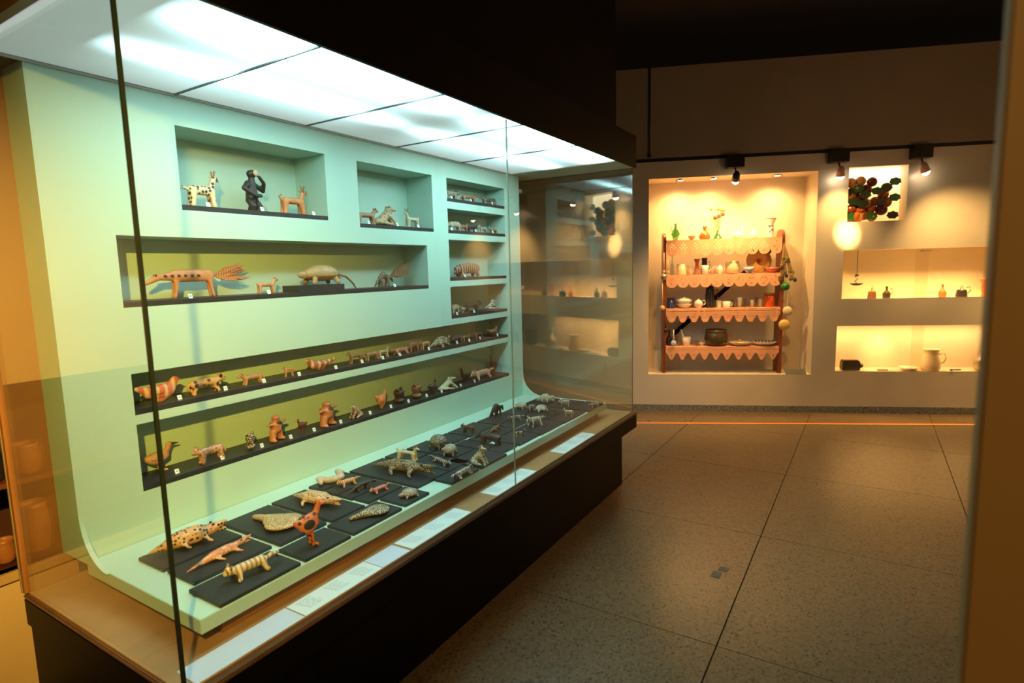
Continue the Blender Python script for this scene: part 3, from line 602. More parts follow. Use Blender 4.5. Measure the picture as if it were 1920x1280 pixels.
# ---- creatures in the wall niches : tpl, mat, xl, xr, ytop, ybase, niche, facing
SHL = [
 ('deer', ('spots', (.72, .6, .38), DK, 1.0), 338, 417, 317, 390, 'A', 1, 'deer_figurine', 'large cream clay deer with black dots and striped legs, leftmost in the top left niche'),
 ('fawn', ('plain', (.60, .24, .08), DK), 525, 579, 345, 402, 'A', 1, 'deer_figurine', 'orange-brown clay deer with two horns, rightmost in the top left niche'),
 ('doe', ('plain', (.40, .20, .10), DK), 668, 711, 387, 421, 'B', 1, 'doe_figurine', 'brown clay doe facing right, cut by the left edge of the second top niche'),
 ('sit', ('spots', (.52, .36, .2), BR, .8), 704, 741, 385, 424, 'B', 1, 'dog_figurine', 'tan spotted clay animal sitting up in the middle of the second top niche'),
 ('fawn', ('plain', (.56, .45, .28), DK), 759, 787, 391, 427, 'B', -1, 'goat_figurine', 'small pale clay goat with dark horns, rightmost in the second top niche'),
 ('jaguar', ('stripes', (.5, .42, .26), DK, .8), 832, 862, 356, 377, 'C1', 1, 'ox_figurine', 'pale striped clay animal at the left end of the topmost small niche'),
 ('fox', ('plain', (.42, .18, .08), DK), 863, 898, 361, 380, 'C1', 1, 'dog_figurine', 'reddish brown clay dog in the middle of the topmost small niche'),
 ('jaguar', ('scales', (.5, .4, .26), DK, .7), 899, 932, 368, 386, 'C1', -1, 'bear_figurine', 'pale clay bear with bowed head, rightmost in the topmost small niche'),
 ('tapir', ('plain', (.48, .38, .24), DK), 838, 863, 415, 434, 'C2', -1, 'tapir_figurine', 'beige clay tapir at the left end of the second small niche'),
 ('fox', ('plain', (.34, .14, .08), DK), 860, 880, 417, 435, 'C2', 1, 'dog_figurine', 'red-brown clay dog second from the left in the second small niche'),
 ('jaguar', ('plain', (.04, .03, .03), DK), 876, 896, 420, 435, 'C2', 1, 'boar_figurine', 'black clay boar in the middle of the second small niche'),
 ('fox', ('plain', (.42, .38, .3), DK), 897, 914, 421, 437, 'C2', -1, 'sheep_figurine', 'pale grey clay sheep right of the black boar'),
 ('jaguar', ('plain', (.5, .28, .14), DK), 916, 934, 424, 438, 'C2', -1, 'boar_figurine', 'orange clay boar, rightmost in the second small niche'),
 ('hippo', ('stripes', (.42, .2, .12), DK, .5), 852, 899, 494, 520, 'C3', -1, 'tapir_figurine', 'stout brown clay tapir alone in the third small niche'),
 ('tapir', ('plain', (.5, .36, .22), DK), 847, 864, 570, 588, 'C4', 1, 'pig_figurine', 'tan clay pig at the left end of the lowest small niche'),
 ('bird', ('plain', (.5, .4, .28), DK), 862, 875, 572, 586, 'C4', -1, 'bird_figurine', 'pale small clay bird beside the tan pig'),
 ('jaguar', ('plain', (.06, .04, .03), DK), 870, 903, 564, 585, 'C4', 1, 'cat_figurine', 'black clay cat in the middle of the lowest small niche'),
 ('sit', ('spots', (.6, .5, .4), DK, 1.0), 913, 929, 563, 581, 'C4', 1, 'owl_figurine', 'pale spotted sitting clay animal at the right of the lowest small niche'),
 ('doe', ('plain', (.5, .26, .12), DK), 482, 524, 521, 552, 'D', 1, 'calf_figurine', 'small brown woven straw calf between the two large straw animals'),
 ('jaguar', ('spots', (.70, .36, .12), DK, .62), 350, 428, 706, 740, 'E', 1, 'jaguar_figurine', 'orange clay jaguar with round black spots on the upper long shelf'),
 ('fox', ('plain', (.55, .26, .12), DK), 445, 498, 697, 721, 'E', -1, 'dog_figurine', 'orange-brown clay dog to the right of the spotted jaguar'),
 ('mule', ('plain', (.55, .25, .1), DK), 530, 553, 685, 708, 'E', -1, 'calf_figurine', 'small orange clay calf facing the front on the upper long shelf'),
 ('mule', ('plain', (.28, .16, .08), DK), 650, 683, 660, 684, 'E', -1, 'horse_figurine', 'dark tan clay horse right of the red hen on the upper long shelf'),
 ('fox', ('stripes', (.42, .24, .12), BR, .8), 680, 712, 655, 676, 'E', -1, 'dog_figurine', 'striped brown clay dog behind the dark tan horse'),
 ('doe', ('plain', (.46, .36, .22), DK), 709, 733, 652, 674, 'E', 1, 'goat_figurine', 'pale clay goat with white legs in the middle of the upper long shelf'),
 ('lowcat', ('plain', (.42, .2, .1), DK), 733, 769, 652, 669, 'E', 1, 'armadillo_figurine', 'brown clay armadillo with ringed tail lying past the pale goat'),
 ('tapir', ('plain', (.3, .13, .07), DK), 766, 790, 642, 662, 'E', 1, 'tapir_figurine', 'dark red-brown clay tapir on the upper long shelf'),
 ('fox', ('plain', (.48, .28, .12), DK), 786, 808, 640, 660, 'E', -1, 'fox_figurine', 'yellowish brown clay fox past the dark red tapir'),
 ('croc', ('spots', (.45, .36, .22), DK, 1.0), 806, 846, 634, 653, 'E', 1, 'crocodile_figurine', 'black and cream banded clay crocodile on the upper long shelf'),
 ('tapir', ('plain', (.12, .06, .04), DK), 848, 866, 632, 647, 'E', -1, 'boar_figurine', 'dark clay boar just past the banded crocodile'),
 ('fox', ('plain', (.3, .15, .07), DK), 866, 884, 628, 643, 'E', 1, 'dog_figurine', 'dim brown clay dog towards the far end of the upper long shelf'),
 ('jaguar', ('plain', (.14, .07, .05), DK), 886, 906, 624, 639, 'E', -1, 'cat_figurine', 'dark red-brown clay cat near the far end of the upper long shelf'),
 ('hen', ('plain', (.35, .14, .08), DK), 913, 934, 616, 634, 'E', 1, 'hen_figurine', 'reddish clay hen, last on the upper long shelf'),
 ('jaguar', ('spots', (.62, .34, .22), BR, 1.3), 362, 428, 833, 869, 'F', -1, 'jaguar_figurine', 'pinkish clay jaguar with fine dots on the lower long shelf'),
 ('owl', ('scales', (.60, .46, .33), DK, .7), 459, 482, 809, 842, 'F', -1, 'owl_figurine', 'pale clay owl on a bell-shaped foot right of the pink jaguar'),
 ('stand', ('plain', (.55, .2, .07), DK), 504, 534, 777, 826, 'F', 1, 'ape_figurine', 'orange clay figure with a pale head holding a dark ball on the lower long shelf'),
 ('bird', ('plain', (.12, .04, .03), DK), 554, 578, 783, 812, 'F', -1, 'turkey_figurine', 'dark clay turkey with orange feet between the two orange standing figures'),
 ('stand', ('plain', (.52, .19, .07), DK), 598, 630, 752, 798, 'F', 1, 'ape_figurine', 'orange clay figure with outspread arms and a dark collar'),
 ('sit', ('spots', (.48, .3, .18), DK, 1.4), 656, 682, 757, 782, 'F', -1, 'cat_figurine', 'small brown and white spotted clay cat right of the outspread figure'),
 ('hen', ('plain', (.65, .24, .07), DK), 705, 726, 731, 766, 'F', 1, 'hen_figurine', 'bright orange clay hen standing on the lower long shelf'),
 ('owl', ('plain', (.07, .03, .02), DK), 738, 760, 726, 755, 'F', -1, 'vulture_figurine', 'dark clay bird with a white head right of the orange hen'),
 ('owl', ('plain', (.24, .12, .05), DK), 772, 791, 717, 746, 'F', 1, 'owl_figurine', 'plain brown clay owl past the white-headed bird'),
 ('bird', ('plain', (.06, .03, .02), DK), 802, 822, 712, 739, 'F', 1, 'crow_figurine', 'black clay bird with orange feet on the lower long shelf'),
 ('sit', ('plain', (.52, .45, .28), DK), 825, 853, 707, 731, 'F', 1, 'dog_figurine', 'pale cream clay dog sitting beside the black birds'),
 ('longbird', ('plain', (.05, .04, .03), DK), 859, 885, 687, 715, 'F', -1, 'cormorant_figurine', 'black clay bird with a tall upright neck'),
 ('lowcat', ('spots', (.5, .32, .2), RD, 1.0), 884, 928, 690, 712, 'F', -1, 'pangolin_figurine', 'long scaled cream and red clay animal at the far end of the lower long shelf'),
]
def shelfspot(x, yb, key):
    z = SH[key]
    if key in 'EF':
        P = cast(x, yb, 2, z); Y = min(max(P.y, 2.285), 2.355)
    else: Y = 2.31
    P = cast(x, yb, 1, Y); return P, Y, z
for (t, m, xl, xr, yt, yb, key, fc, nm, lb) in SHL:
    P, Y, z = shelfspot((xl+xr)/2, yb, key); A = cast(xl, yb, 1, Y); B = cast(xr, yb, 1, Y)
    L = abs(B.x-A.x); Hh = (yb-yt)*depth(P)/FPX
    rz = 0 if fc > 0 else PI
    wf = .8
    if t in ('sit', 'owl', 'stand'): rz = math.radians(-75) if t != 'sit' else rz+math.radians(-10 if fc > 0 else 10)
    if t in ('stand', 'owl'):
        creature(t, m, L*.7, Hh, (P.x, Y, z+.0005), rz, nm, lb, 1.1)
    else: creature(t, m, L, min(Hh, holes[[a[0] for a in NA].index(key)][3]-z-.012), (P.x, Y, z+.0005), rz, nm, lb, min(.8 if key[0] != 'C' else .6, .12/max(L, .12)*.8+.25))
# monkey in niche A
P = cast(479, 395, 1, 2.31); D_ = depth(P)
creature('monkey', ('plain', (.03, .026, .024), DK), 30*D_/FPX, 78*D_/FPX, (P.x, 2.31, SH['A']+.0005), math.radians(-60), 'monkey_figurine', 'black clay monkey with a pale face and one hand raised to its mouth', 1.25)
# red hen vessels on shelf E
for (xl, xr, yt, yb, fc, cc, lb) in [(256, 346, 712, 757, 1, (.66, .15, .07), 'large red and yellow clay duck at the near end of the upper long shelf'), (571, 632, 669, 694, -1, (.42, .12, .06), 'dark red clay hen with cream wing marks on the upper long shelf')]:
    P, Y, z = shelfspot((xl+xr)/2, yb, 'E'); A = cast(xl, yb, 1, Y); B = cast(xr, yb, 1, Y)
    creature('hen', ('stripes', cc, (.7, .45, .2), .35), B.x-A.x, (yb-yt)*depth(P)/FPX, (P.x, Y, z+.0005), 0 if fc > 0 else PI, 'duck_figurine', lb, .6)
# birds on shelf F near end
P, Y, z = shelfspot(303, 880, 'F')
creature('bird', ('plain', (.60, .33, .17), DK), .15, .11, (P.x, Y, z+.0005), 0, 'bird_figurine', 'tan clay bird with red neck and dark crest, first on the lower long shelf', .8, partmat={'beak': ('plain', DK, DK)})
P, Y, z = shelfspot(918, 700, 'F')
creature('longbird', ('plain', (.35, .08, .04), DK), .10, .14, (P.x+.045, Y, z+.0005), PI, 'bird_figurine', 'dark red clay bird behind the scaled animal at the far end', .8)
# ---- straw animals in niche D
STRAW = clay('stripes', (.58, .24, .09), (.3, .1, .03), 1.2); STRAW2 = clay('scales', (.55, .36, .16), (.3, .16, .05), 1.4)
def leaves(root, base, dirx, n, ln, mat, name='leaf', zr=(-.1, .5)):
    for i in range(n):
        a = zr[0]+(zr[1]-zr[0])*random.random(); y = random.uniform(-.3, .3); l = ln*random.uniform(.6, 1)
        d = Vector((dirx*math.cos(a), y*.5, math.sin(a))).normalized(); b = Vector(base)+d*l*.1
        s = d.cross(Vector((0, 1, 0))).normalized()*l*.07; n_ = d.cross(s).normalized()*.002
        bm = bmesh.new(); q = [b, b+d*l*.4+s, b+d*l, b+d*l*.4-s]
        hexa(bm, [p+n_ for p in q]+[p-n_ for p in q]); mk(name, bm, mat, root)
P = cast(340, 563, 1, 2.32); k_ = depth(P)/FPX; z = SH['D']
root = creature('straw', ('rings', (.60, .25, .09), (.42, .16, .06), 2.2), .275, .112, (P.x+.005, 2.32, z+.0005), PI, 'straw_beast_figurine', 'large orange woven straw animal with dark diamonds and a leafy tail', .6, partmat=None)
bm = bmesh.new()
for i in range(6): sph(bm, (-.06+i*.026, .0245, .088), .0065, (1.2, .4, .9), 1)
mk('diamond_mark', bm, clay('plain', (.06, .02, .01), DK), root, True)
leaves(root, (-.125, 0, .085), -1, 24, .16, STRAW, zr=(-.22, .42))
P = cast(600, 538, 1, 2.32)
pl_ = boxo('plinth', (cast(552, 545, 1, 2.29).x, 2.265, z+.0005), (cast(640, 545, 1, 2.29).x, 2.375, z+.03), BLACKB); tag(pl_, 'low black plinth under the big straw armadillo', 'plinth')
root = creature('armadillo', ('scales', (.55, .38, .17), (.3, .17, .06), 1.5), .27, .098, (P.x+.01, 2.32, z+.031), PI, 'armadillo_figurine', 'large woven straw armadillo on a black plinth', .62)
bm = bmesh.new(); tube(bm, [(-.10, 0, .05), (-.16, .0, .035), (-.205, .0, .0), (-.225, 0, -.028)], [.008, .006, .005, .003], 8); mk('rope_tail', bm, clay('rings', (.3, .16, .07), DK, 6), root, True)
P = cast(725, 541, 1, 2.32)
root = creature('anteater', ('scales', (.30, .2, .1), DK, .8), .15, .085, (P.x-.02, 2.32, z+.0005), PI, 'anteater_figurine', 'dark fibre anteater with a feathery leaf tail at the right of the long niche', .7)
leaves(root, (-.05, 0, .06), -1, 26, .165, clay('stripes', (.34, .17, .07), DK, 1.5), zr=(-.05, .62))
# ---- number cards
CARDS = [('A', 389, 384), ('A', 490, 388), ('A', 587, 401), ('B', 691, 421), ('B', 744, 423), ('B', 783, 425), ('C1', 846, 376), ('C1', 882, 380), ('C1', 922, 385), ('C2', 846, 434), ('C2', 891, 438), ('C2', 923, 438), ('D', 356, 558), ('D', 503, 549), ('D', 739, 537),
         ('C3', 871, 519), ('C4', 856, 589), ('C4', 888, 584), ('E', 336, 748), ('E', 422, 731), ('E', 494, 716), ('E', 560, 704), ('E', 629, 692), ('E', 678, 680), ('E', 717, 673), ('E', 749, 668), ('E', 803, 656), ('E', 829, 649), ('E', 856, 643), ('E', 879, 640), ('E', 899, 635), ('E', 932, 630),
         ('F', 331, 885), ('F', 416, 861), ('F', 490, 836), ('F', 544, 818), ('F', 588, 806), ('F', 638, 792), ('F', 693, 775), ('F', 732, 763), ('F', 765, 753), ('F', 799, 743), ('F', 827, 734), ('F', 863, 724), ('F', 889, 715)]
CW = {'A': 'top left niche', 'B': 'second top niche', 'C1': 'topmost small niche', 'C2': 'second small niche', 'C3': 'third small niche', 'C4': 'lowest small niche', 'D': 'long niche of straw animals', 'E': 'upper long shelf', 'F': 'lower long shelf'}
used_ = set()
def cardlabel(key, x):
    c = sorted([(abs((xl+xr)/2+(8 if key in 'EF' else 0)-x), lb) for (t, m, xl, xr, yt, yb, k, fc, nm, lb) in SHL+EXTRA if k == key])
    for d, lb in c:
        w_ = lb.split(',')[0].replace(' clay', '').split()[:9]
        while w_[-1] in ('of', 'the', 'and', 'with', 'in', 'a', 'at', 'on', 'right', 'left', 'past', 'one', 'to', 'from', 'two', 'lower', 'upper', 'long', 'dark', 'beside', 'before'): w_.pop()
        l = 'white number card next to the '+' '.join(w_)
        if l not in used_: used_.add(l); return l
    return 'small white number card on the '+CW[key]
EXTRA = [(0, 0, 460, 500, 0, 0, 'A', 0, '', 'black monkey with raised hand'), (0, 0, 256, 390, 0, 0, 'E', 0, '', 'red and yellow duck'), (0, 0, 571, 640, 0, 0, 'E', 0, '', 'dark red hen with cream wing marks'), (0, 0, 268, 380, 0, 0, 'F', 0, '', 'tan bird with dark crest'),
         (0, 0, 265, 430, 0, 0, 'D', 0, '', 'large orange straw animal'), (0, 0, 687, 783, 0, 0, 'D', 0, '', 'dark fibre anteater')]
for (key, x, y) in CARDS:
    if key in 'EF':
        P = cast(x, y, 2, SH[key]); Y = min(max(P.y, 2.252), 2.272)
    else: Y = 2.253
    P = cast(x, y, 1, Y)
    bm = bmesh.new(); hexa(bm, [(-.008, -.008, 0), (.008, -.008, 0), (.008, -.002, .017), (-.008, -.002, .017), (-.008, -.0065, 0), (.008, -.0065, 0), (.008, -.0005, .017), (-.008, -.0005, .017)])
    root = thing('number_card', cardlabel(key, x), 'label card', (P.x, Y, SH[key]+.0005), 0, 'number cards in the '+CW[key])
    mk('card', bm, PAPER, root); bm = bmesh.new(); hexa(bm, [(-.003, -.0062, .006), (.003, -.0062, .006), (.003, -.0043, .0115), (-.003, -.0043, .0115), (-.003, -.0055, .006), (.003, -.0055, .006), (.003, -.0036, .0115), (-.003, -.0036, .0115)]); mk('number', bm, INK, root)
# ---- sheets on the desk between platform and glass
SHEETS = [(.735, 1.075, 0, 'bluish white blank sheet at the near end of the desk strip', PAPERL), (1.080, 1.412, 3, 'first printed sheet of captions from the near end, with three text blocks', PAPER), (1.416, 1.56, 0, 'short bluish blank sheet between the first two printed sheets', PAPERL),
          (1.575, 1.96, 3, 'second printed sheet of captions from the near end', PAPER), (2.165, 2.545, 3, 'printed sheet of captions crossed by the glass joint', PAPER), (2.87, 3.31, 3, 'printed sheet of captions nearest the far end', PAPER)]
for (x0, x1, nb, lb, mm) in SHEETS:
    root = thing('caption_sheet', lb, 'sheet', ((x0+x1)/2, 1.499, .4952), 0, 'caption sheets on the desk strip')
    hx = (x1-x0)/2
    bm = bmesh.new(); box(bm, (-hx, -.050, 0), (hx, .046, .0012)); mk('paper', bm, mm, root)
    if nb:
        bm = bmesh.new(); wb = 2*hx/nb
        for b_ in range(nb):
            for r_ in range(8):
                y = .030-r_*.0075-b_*.002; x = -hx+wb*b_+wb*.2+r_*.0018; left = wb*.55*random.uniform(.8, 1)
                while left > .006:
                    l = min(left, random.uniform(.008, .022)); box(bm, (x, y, .0012), (x+l, y+.0016, .0014)); x += l+.004; left -= l+.004
        o = mk('printed_text', bm, INK, root)
# ================================================================== FAR WALL FITTINGS
GW = glass_mat('wall_case_glass', (.97, .95, .9), .05)
for (h, lb) in ((UP, 'sliding glass front of the upper wall case'), (LO, 'sliding glass front of the lower wall case')):
    root = thing('sliding_glass', lb, 'glass front', WP(0, h[2], 0))
    inv = Matrix.Translation(-WP(0, h[2], 0))
    for (a, b, d) in ((h[0], -.40, .012), (-.52, h[1], .022)):
        bm = bmesh.new(); wbox(bm, a, b, h[2]+.006, h[3]-.004, d, d+.004); o = mk('glass_pane', bm, GW, root); o.matrix_parent_inverse = inv
    bm = bmesh.new(); wbox(bm, h[0], h[1], h[2], h[2]+.006, .004, .03); o = mk('runner', bm, plain('grey_runner', (.35, .3, .22), .3, metal=.6), root); o.matrix_parent_inverse = inv
    zl = h[3]-.03 if h is UP else h[2]+.02
    ul = -.43 if h is UP else -.76
    bm = bmesh.new(); wbox(bm, ul-.10, ul, zl, zl+.01, -.004, .010); tube(bm, [WP(ul-.01, zl+.005, -.012), WP(ul-.01, zl+.005, .008)], .012, 10); o = mk('lock', bm, CHROME, root); o.matrix_parent_inverse = inv
# track lamps
for i, (u, au, az, pw, an) in enumerate(LAMPS):
    dd = -.42 if abs(u-1.33) < .1 else (-.30 if abs(u-.37) < .1 else -.55); dd = max(dd, -.30)
    lbs = ['track spotlight over the crockery recess, aimed inwards', 'track spotlight left of the lit grape window', 'track spotlight right of the lit grape window', 'track spotlight hidden behind the partition', 'last track spotlight along the far wall']
    root = thing('spot_lamp', lbs[i], 'lamp', WP(u, 2.60, 0), 0, 'track spotlights'); inv = Matrix.Translation(-WP(u, 2.60, 0))
    bm = bmesh.new(); wbox(bm, u-.082, u+.082, 2.495, 2.612, -.10, -.002); o = mk('junction_box', bm, METAL, root); o.matrix_parent_inverse = inv
    c = WP(u, 2.40, -.12); d = (WP(au, az, .1)-c).normalized()
    if i == 0: d = (WP(1.35, 1.6, .3)-c).normalized()
    bm = bmesh.new(); tube(bm, [WP(u, 2.50, -.06), WP(u-.01, 2.44, -.07), c-d*.03], .008, 8); o = mk('arm', bm, METAL, root); o.matrix_parent_inverse = inv
    bm = bmesh.new(); tube(bm, [c-d*.05, c-d*.02, c+d*.045], [.018, .034, .040], 16); o = mk('lamp_head', bm, METAL if i == 0 else plain('white_lamp_head', (.6, .35, .3), .4), root, True); o.matrix_parent_inverse = inv
    bm = bmesh.new(); sph(bm, c+d*.045, .034, (1, 1, 1), 2); o = mk('bulb', bm, emit('bulb_glow', (1, .78, .5), 14), root, True); o.matrix_parent_inverse = inv
for (u, lb) in ((1.83, 'leftmost recessed lamp in the recess ceiling'), (1.50, 'middle recessed lamp in the recess ceiling'), (.88, 'rightmost recessed lamp in the recess ceiling')):
    p = WP(u, 2.42, .12); root = thing('downlight', lb, 'lamp', p, 0, 'recessed lamps of the crockery recess')
    bm = bmesh.new(); lathe(bm, [(.048, .012), (.048, 0), (.036, -.003), (.034, .012)], 20); mk('ring', bm, CHROME, root, True)
    bm = bmesh.new(); lathe(bm, [(0, .002), (.033, .002), (.033, .009), (0, .009)], 20); mk('lens', bm, emit('bulb_glow', (1, .78, .5), 14), root)
# cable on the upper wall
bm = bmesh.new(); tube(bm, [WP(2.159, 3.52, -.02), WP(2.159, 2.66, -.02)], .009, 8); sph(bm, WP(2.159, 2.66, -.02), .02, sub=2)
tag(mk('cable', bm, METAL, None, True), 'black cable hanging down the left of the upper wall', 'cable')
# grape window
gw = thing('glass_grape_panel', 'backlit window with amber glass grapes and green leaves', 'window display', WP(0, GP[2], .05)); inv = Matrix.Translation(-WP(0, GP[2], .05))
bm = bmesh.new(); wbox(bm, GP[0]+.003, GP[1]-.003, GP[2]+.003, GP[3]-.003, .145, .155)
m, nt, b = nodes('backlight'); co = nt.nodes.new('ShaderNodeTexCoord'); sp = nt.nodes.new('ShaderNodeSeparateXYZ'); nt.links.new(co.outputs['Object'], sp.inputs[0])
mr = nt.nodes.new('ShaderNodeMapRange'); mr.inputs[1].default_value = GP[2]; mr.inputs[2].default_value = GP[3]-.05; nt.links.new(sp.outputs[2], mr.inputs[0])
rr = ramp(nt, mr.outputs[0], [(0, C(.95, .45, .12)), (.6, C(1, .6, .2)), (1, C(1, .86, .5))]); nt.links.new(rr.outputs[0], b.inputs['Emission Color'])
mt_ = nt.nodes.new('ShaderNodeMapRange'); mt_.inputs[1].default_value = GP[2]; mt_.inputs[2].default_value = GP[3]-.05; mt_.inputs[3].default_value = .7; mt_.inputs[4].default_value = 1.5
nt.links.new(sp.outputs[2], mt_.inputs[0]); nt.links.new(mt_.outputs[0], b.inputs['Emission Strength']); o = mk('backlight', bm, m, gw); o.matrix_parent_inverse = inv
GA = [plain('amber_grape', (.42, .10, .02), .12, .3, 20), plain('dark_amber_grape', (.16, .035, .012), .12, .3, 20), plain('pale_amber_grape', (.60, .24, .07), .12, .2, 20)]
GG = plain('green_glass_leaf', (.015, .11, .02), .15, .3, 12); GD = plain('dark_green_glass_leaf', (.008, .03, .008), .15, .3, 12)
rows = [(0, .395, 3), (.5, .33, 4), (0, .255, 4), (.5, .19, 4), (0, .12, 4), (.5, .055, 5), (0, .03, 4)]
for (off, zr, n) in rows:
    for i in range(n):
        u = GP[1]-.05-(i+off*.9)*.098+random.uniform(-.012, .012); z = GP[2]+zr+random.uniform(-.012, .012)
        if u < GP[0]+.10 or random.random() < .08: continue
        r = random.uniform(.047, .057); u = min(u, GP[1]-r-.002); z = max(z, GP[2]+r+.002)
        bm = bmesh.new(); sph(bm, WP(u, z, .095+random.uniform(-.012, .0)), r, sub=3); o = mk('grape', bm, random.choice(GA), gw, True); o.matrix_parent_inverse = inv
for (fu, fz, mm) in [(.82, .72, GG), (.08, .56, GD), (.33, .5, GG), (.52, .56, GG), (.83, .43, GG), (.62, .36, GD), (.12, .38, GD), (.28, .33, GD), (.09, .07, GG), (.45, .08, GG), (.80, .09, GD), (.2, .62, GG), (.68, .62, GD)]:
    u = GP[1]-fu*(GP[1]-GP[0]); z = GP[2]+fz*(GP[3]-GP[2]); bm = bmesh.new(); P0 = WP(u, max(z, GP[2]+.055), .028+random.uniform(0, .012)); n = 14; vs = []
    for j in range(n):
        a = 2*PI*j/n+.3; rr_ = .052*(1 if j % 2 else .84); vs.append(P0+WD*math.cos(a)*rr_*1.1+Vector((0, 0, math.sin(a)*rr_*.78)))
    f = bm.faces.new([bm.verts.new(v) for v in vs]); g = bmesh.ops.extrude_face_region(bm, geom=[f]); bmesh.ops.translate(bm, vec=WI*.010, verts=[v for v in g['geom'] if isinstance(v, bmesh.types.BMVert)])
    o = mk('leaf', bm, mm, gw); o.matrix_parent_inverse = inv
# ---- shelf unit with lace-edged shelves
D0, D1 = .06, .26           # depth of the rack inside the recess
def wl2(x, y, d): return castw(x, y, d)
uL, _ = wl2(1246, 560, D0); uR, _ = wl2(1466, 560, D0); zt, = [wl2(1246, 433, D0)[1]]; zb = NI[2]
rack = thing('wall_rack', 'red-brown wooden rack with four lace-edged shelves in the lit recess', 'shelf rack', WP((uL+uR)/2, zb, (D0+D1)/2)); inv = Matrix.Translation(-WP((uL+uR)/2, zb, (D0+D1)/2))
def rk(o): o.matrix_parent_inverse = inv; return o
for s, u in ((1, uL), (-1, uR)):
    bm = bmesh.new(); pts = []
    zt_ = 1.885
    for i in range(13):
        a = PI*i/12; pts.append((D0+(D1-D0)/2-math.cos(a)*(D1-D0)/2, zt_-.08+.08*math.sin(a)))
    pts += [(D1, zb+.001), (D1-.06, zb+.001), (D1-.09, zb+.12), (D0+.09, zb+.12), (D0+.06, zb+.001), (D0, zb+.001)]
    A = [bm.verts.new(WP(u-.015, z, d)) for d, z in pts]; B = [bm.verts.new(WP(u+.015, z, d)) for d, z in pts]
    bm.faces.new(A); bm.faces.new(B[::-1])
    for i in range(len(pts)): bm.faces.new([A[i], A[(i+1) % len(pts)], B[(i+1) % len(pts)], B[i]])
    rk(mk('side_board', bm, WOOD, rack))
YS = [448, 514, 578, 650]; ZS = []
for y in YS: ZS.append(wl2(1355, y, D0)[1])
bm = bmesh.new(); p0 = WP(*wl2(1262, 626, .33)[:1], wl2(1262, 626, .33)[1], .30); p1 = WP(wl2(1455, 460, .30)[0], wl2(1455, 460, .30)[1], .30)
d_ = (p1-p0).normalized(); s_ = d_.cross(WI)*.022; q = [p0+s_, p1+s_, p1-s_, p0-s_]; hexa(bm, q+[v+WI*.02 for v in q]); rk(mk('brace', bm, BLACK, rack))
LACE = plain('pink_lace', (.80, .38, .22), .7, .06, 20)
for i, z in enumerate(ZS):
    bm = bmesh.new(); wbox(bm, uR+.0155, uL-.0155, z-.022, z-.001, D0+.004, D1); rk(mk('shelf', bm, WOOD, rack))
    # crochet cloth: top sheet and hanging scalloped border with holes
    root = thing('lace_cloth', ['pink lace cloth on the top shelf with heart scallops', 'pink lace cloth on the second shelf with round scallops', 'pink lace cloth on the third shelf with stepped points', 'pink lace cloth on the lowest shelf with wavy points'][i], 'lace cloth', WP((uL+uR)/2, z, .1), 0, 'lace cloths on the rack')
    inv2 = Matrix.Translation(-WP((uL+uR)/2, z, .1))
    bm = bmesh.new(); wbox(bm, uR+.016, uL-.016, z, z+.003, D0-.012, D1-.01); o = mk('top_cloth', bm, LACE, root); o.matrix_parent_inverse = inv2
    bm = bmesh.new(); wd_ = (uL-.016)-(uR+.016); nsc = 10; cell = .0055; nx = int(wd_/cell); dep = [.165, .135, .145, .14][i]; nz = int(dep/cell)
    V = {}
    def gv(a, b):
        if (a, b) not in V:
            V[(a, b)] = bm.verts.new(WP(uR+.016+a*wd_/nx, z+.003-b*cell, D0-.014+.004*math.sin(a*.16)))
        return V[(a, b)]
    for a in range(nx):
        t = ((a+.5)/nx*nsc) % 1.0; x_ = abs(t-.5)*2
        if i == 0: lim = .60+.40*math.sqrt(max(0, 1-x_**2.2))
        elif i == 1: lim = .55+.45*math.sqrt(max(0, 1-x_**2))
        elif i == 2: lim = 1.0 if x_ < .4 else (.85 if x_ < .6 else (.7 if x_ < .8 else .5))
        else: lim = .72+.28*math.cos(x_*PI)
        for b in range(nz):
            f = b/nz
            if f > lim: continue
            cx_ = (t-.5); ph = [(0, .22), (.14, .32), (-.14, .32), (0, .42), (.14, .55), (-.14, .55), (.28, .45), (-.28, .45), (0, .68), (.1, .78), (-.1, .78)]
            if i == 3: ph = [(k_*.125-.5, .2) for k_ in range(8)]+[(0, .62), (.08, .72), (-.08, .72)]
            if i == 2: ph = [(k_*.14-.42, .18+.12*j_) for k_ in range(7) for j_ in range(5)]
            if any(abs(cx_-px_) < .042 and abs(f-pz_) < .03 for px_, pz_ in ph): continue
            bm.faces.new([gv(a, b), gv(a+1, b), gv(a+1, b+1), gv(a, b+1)])
    OPENM.add('lace_border'); o = mk('lace_border', bm, LACE, root); o.matrix_parent_inverse = inv2
    sm = o.modifiers.new('s', 'SOLIDIFY'); sm.thickness = .0015
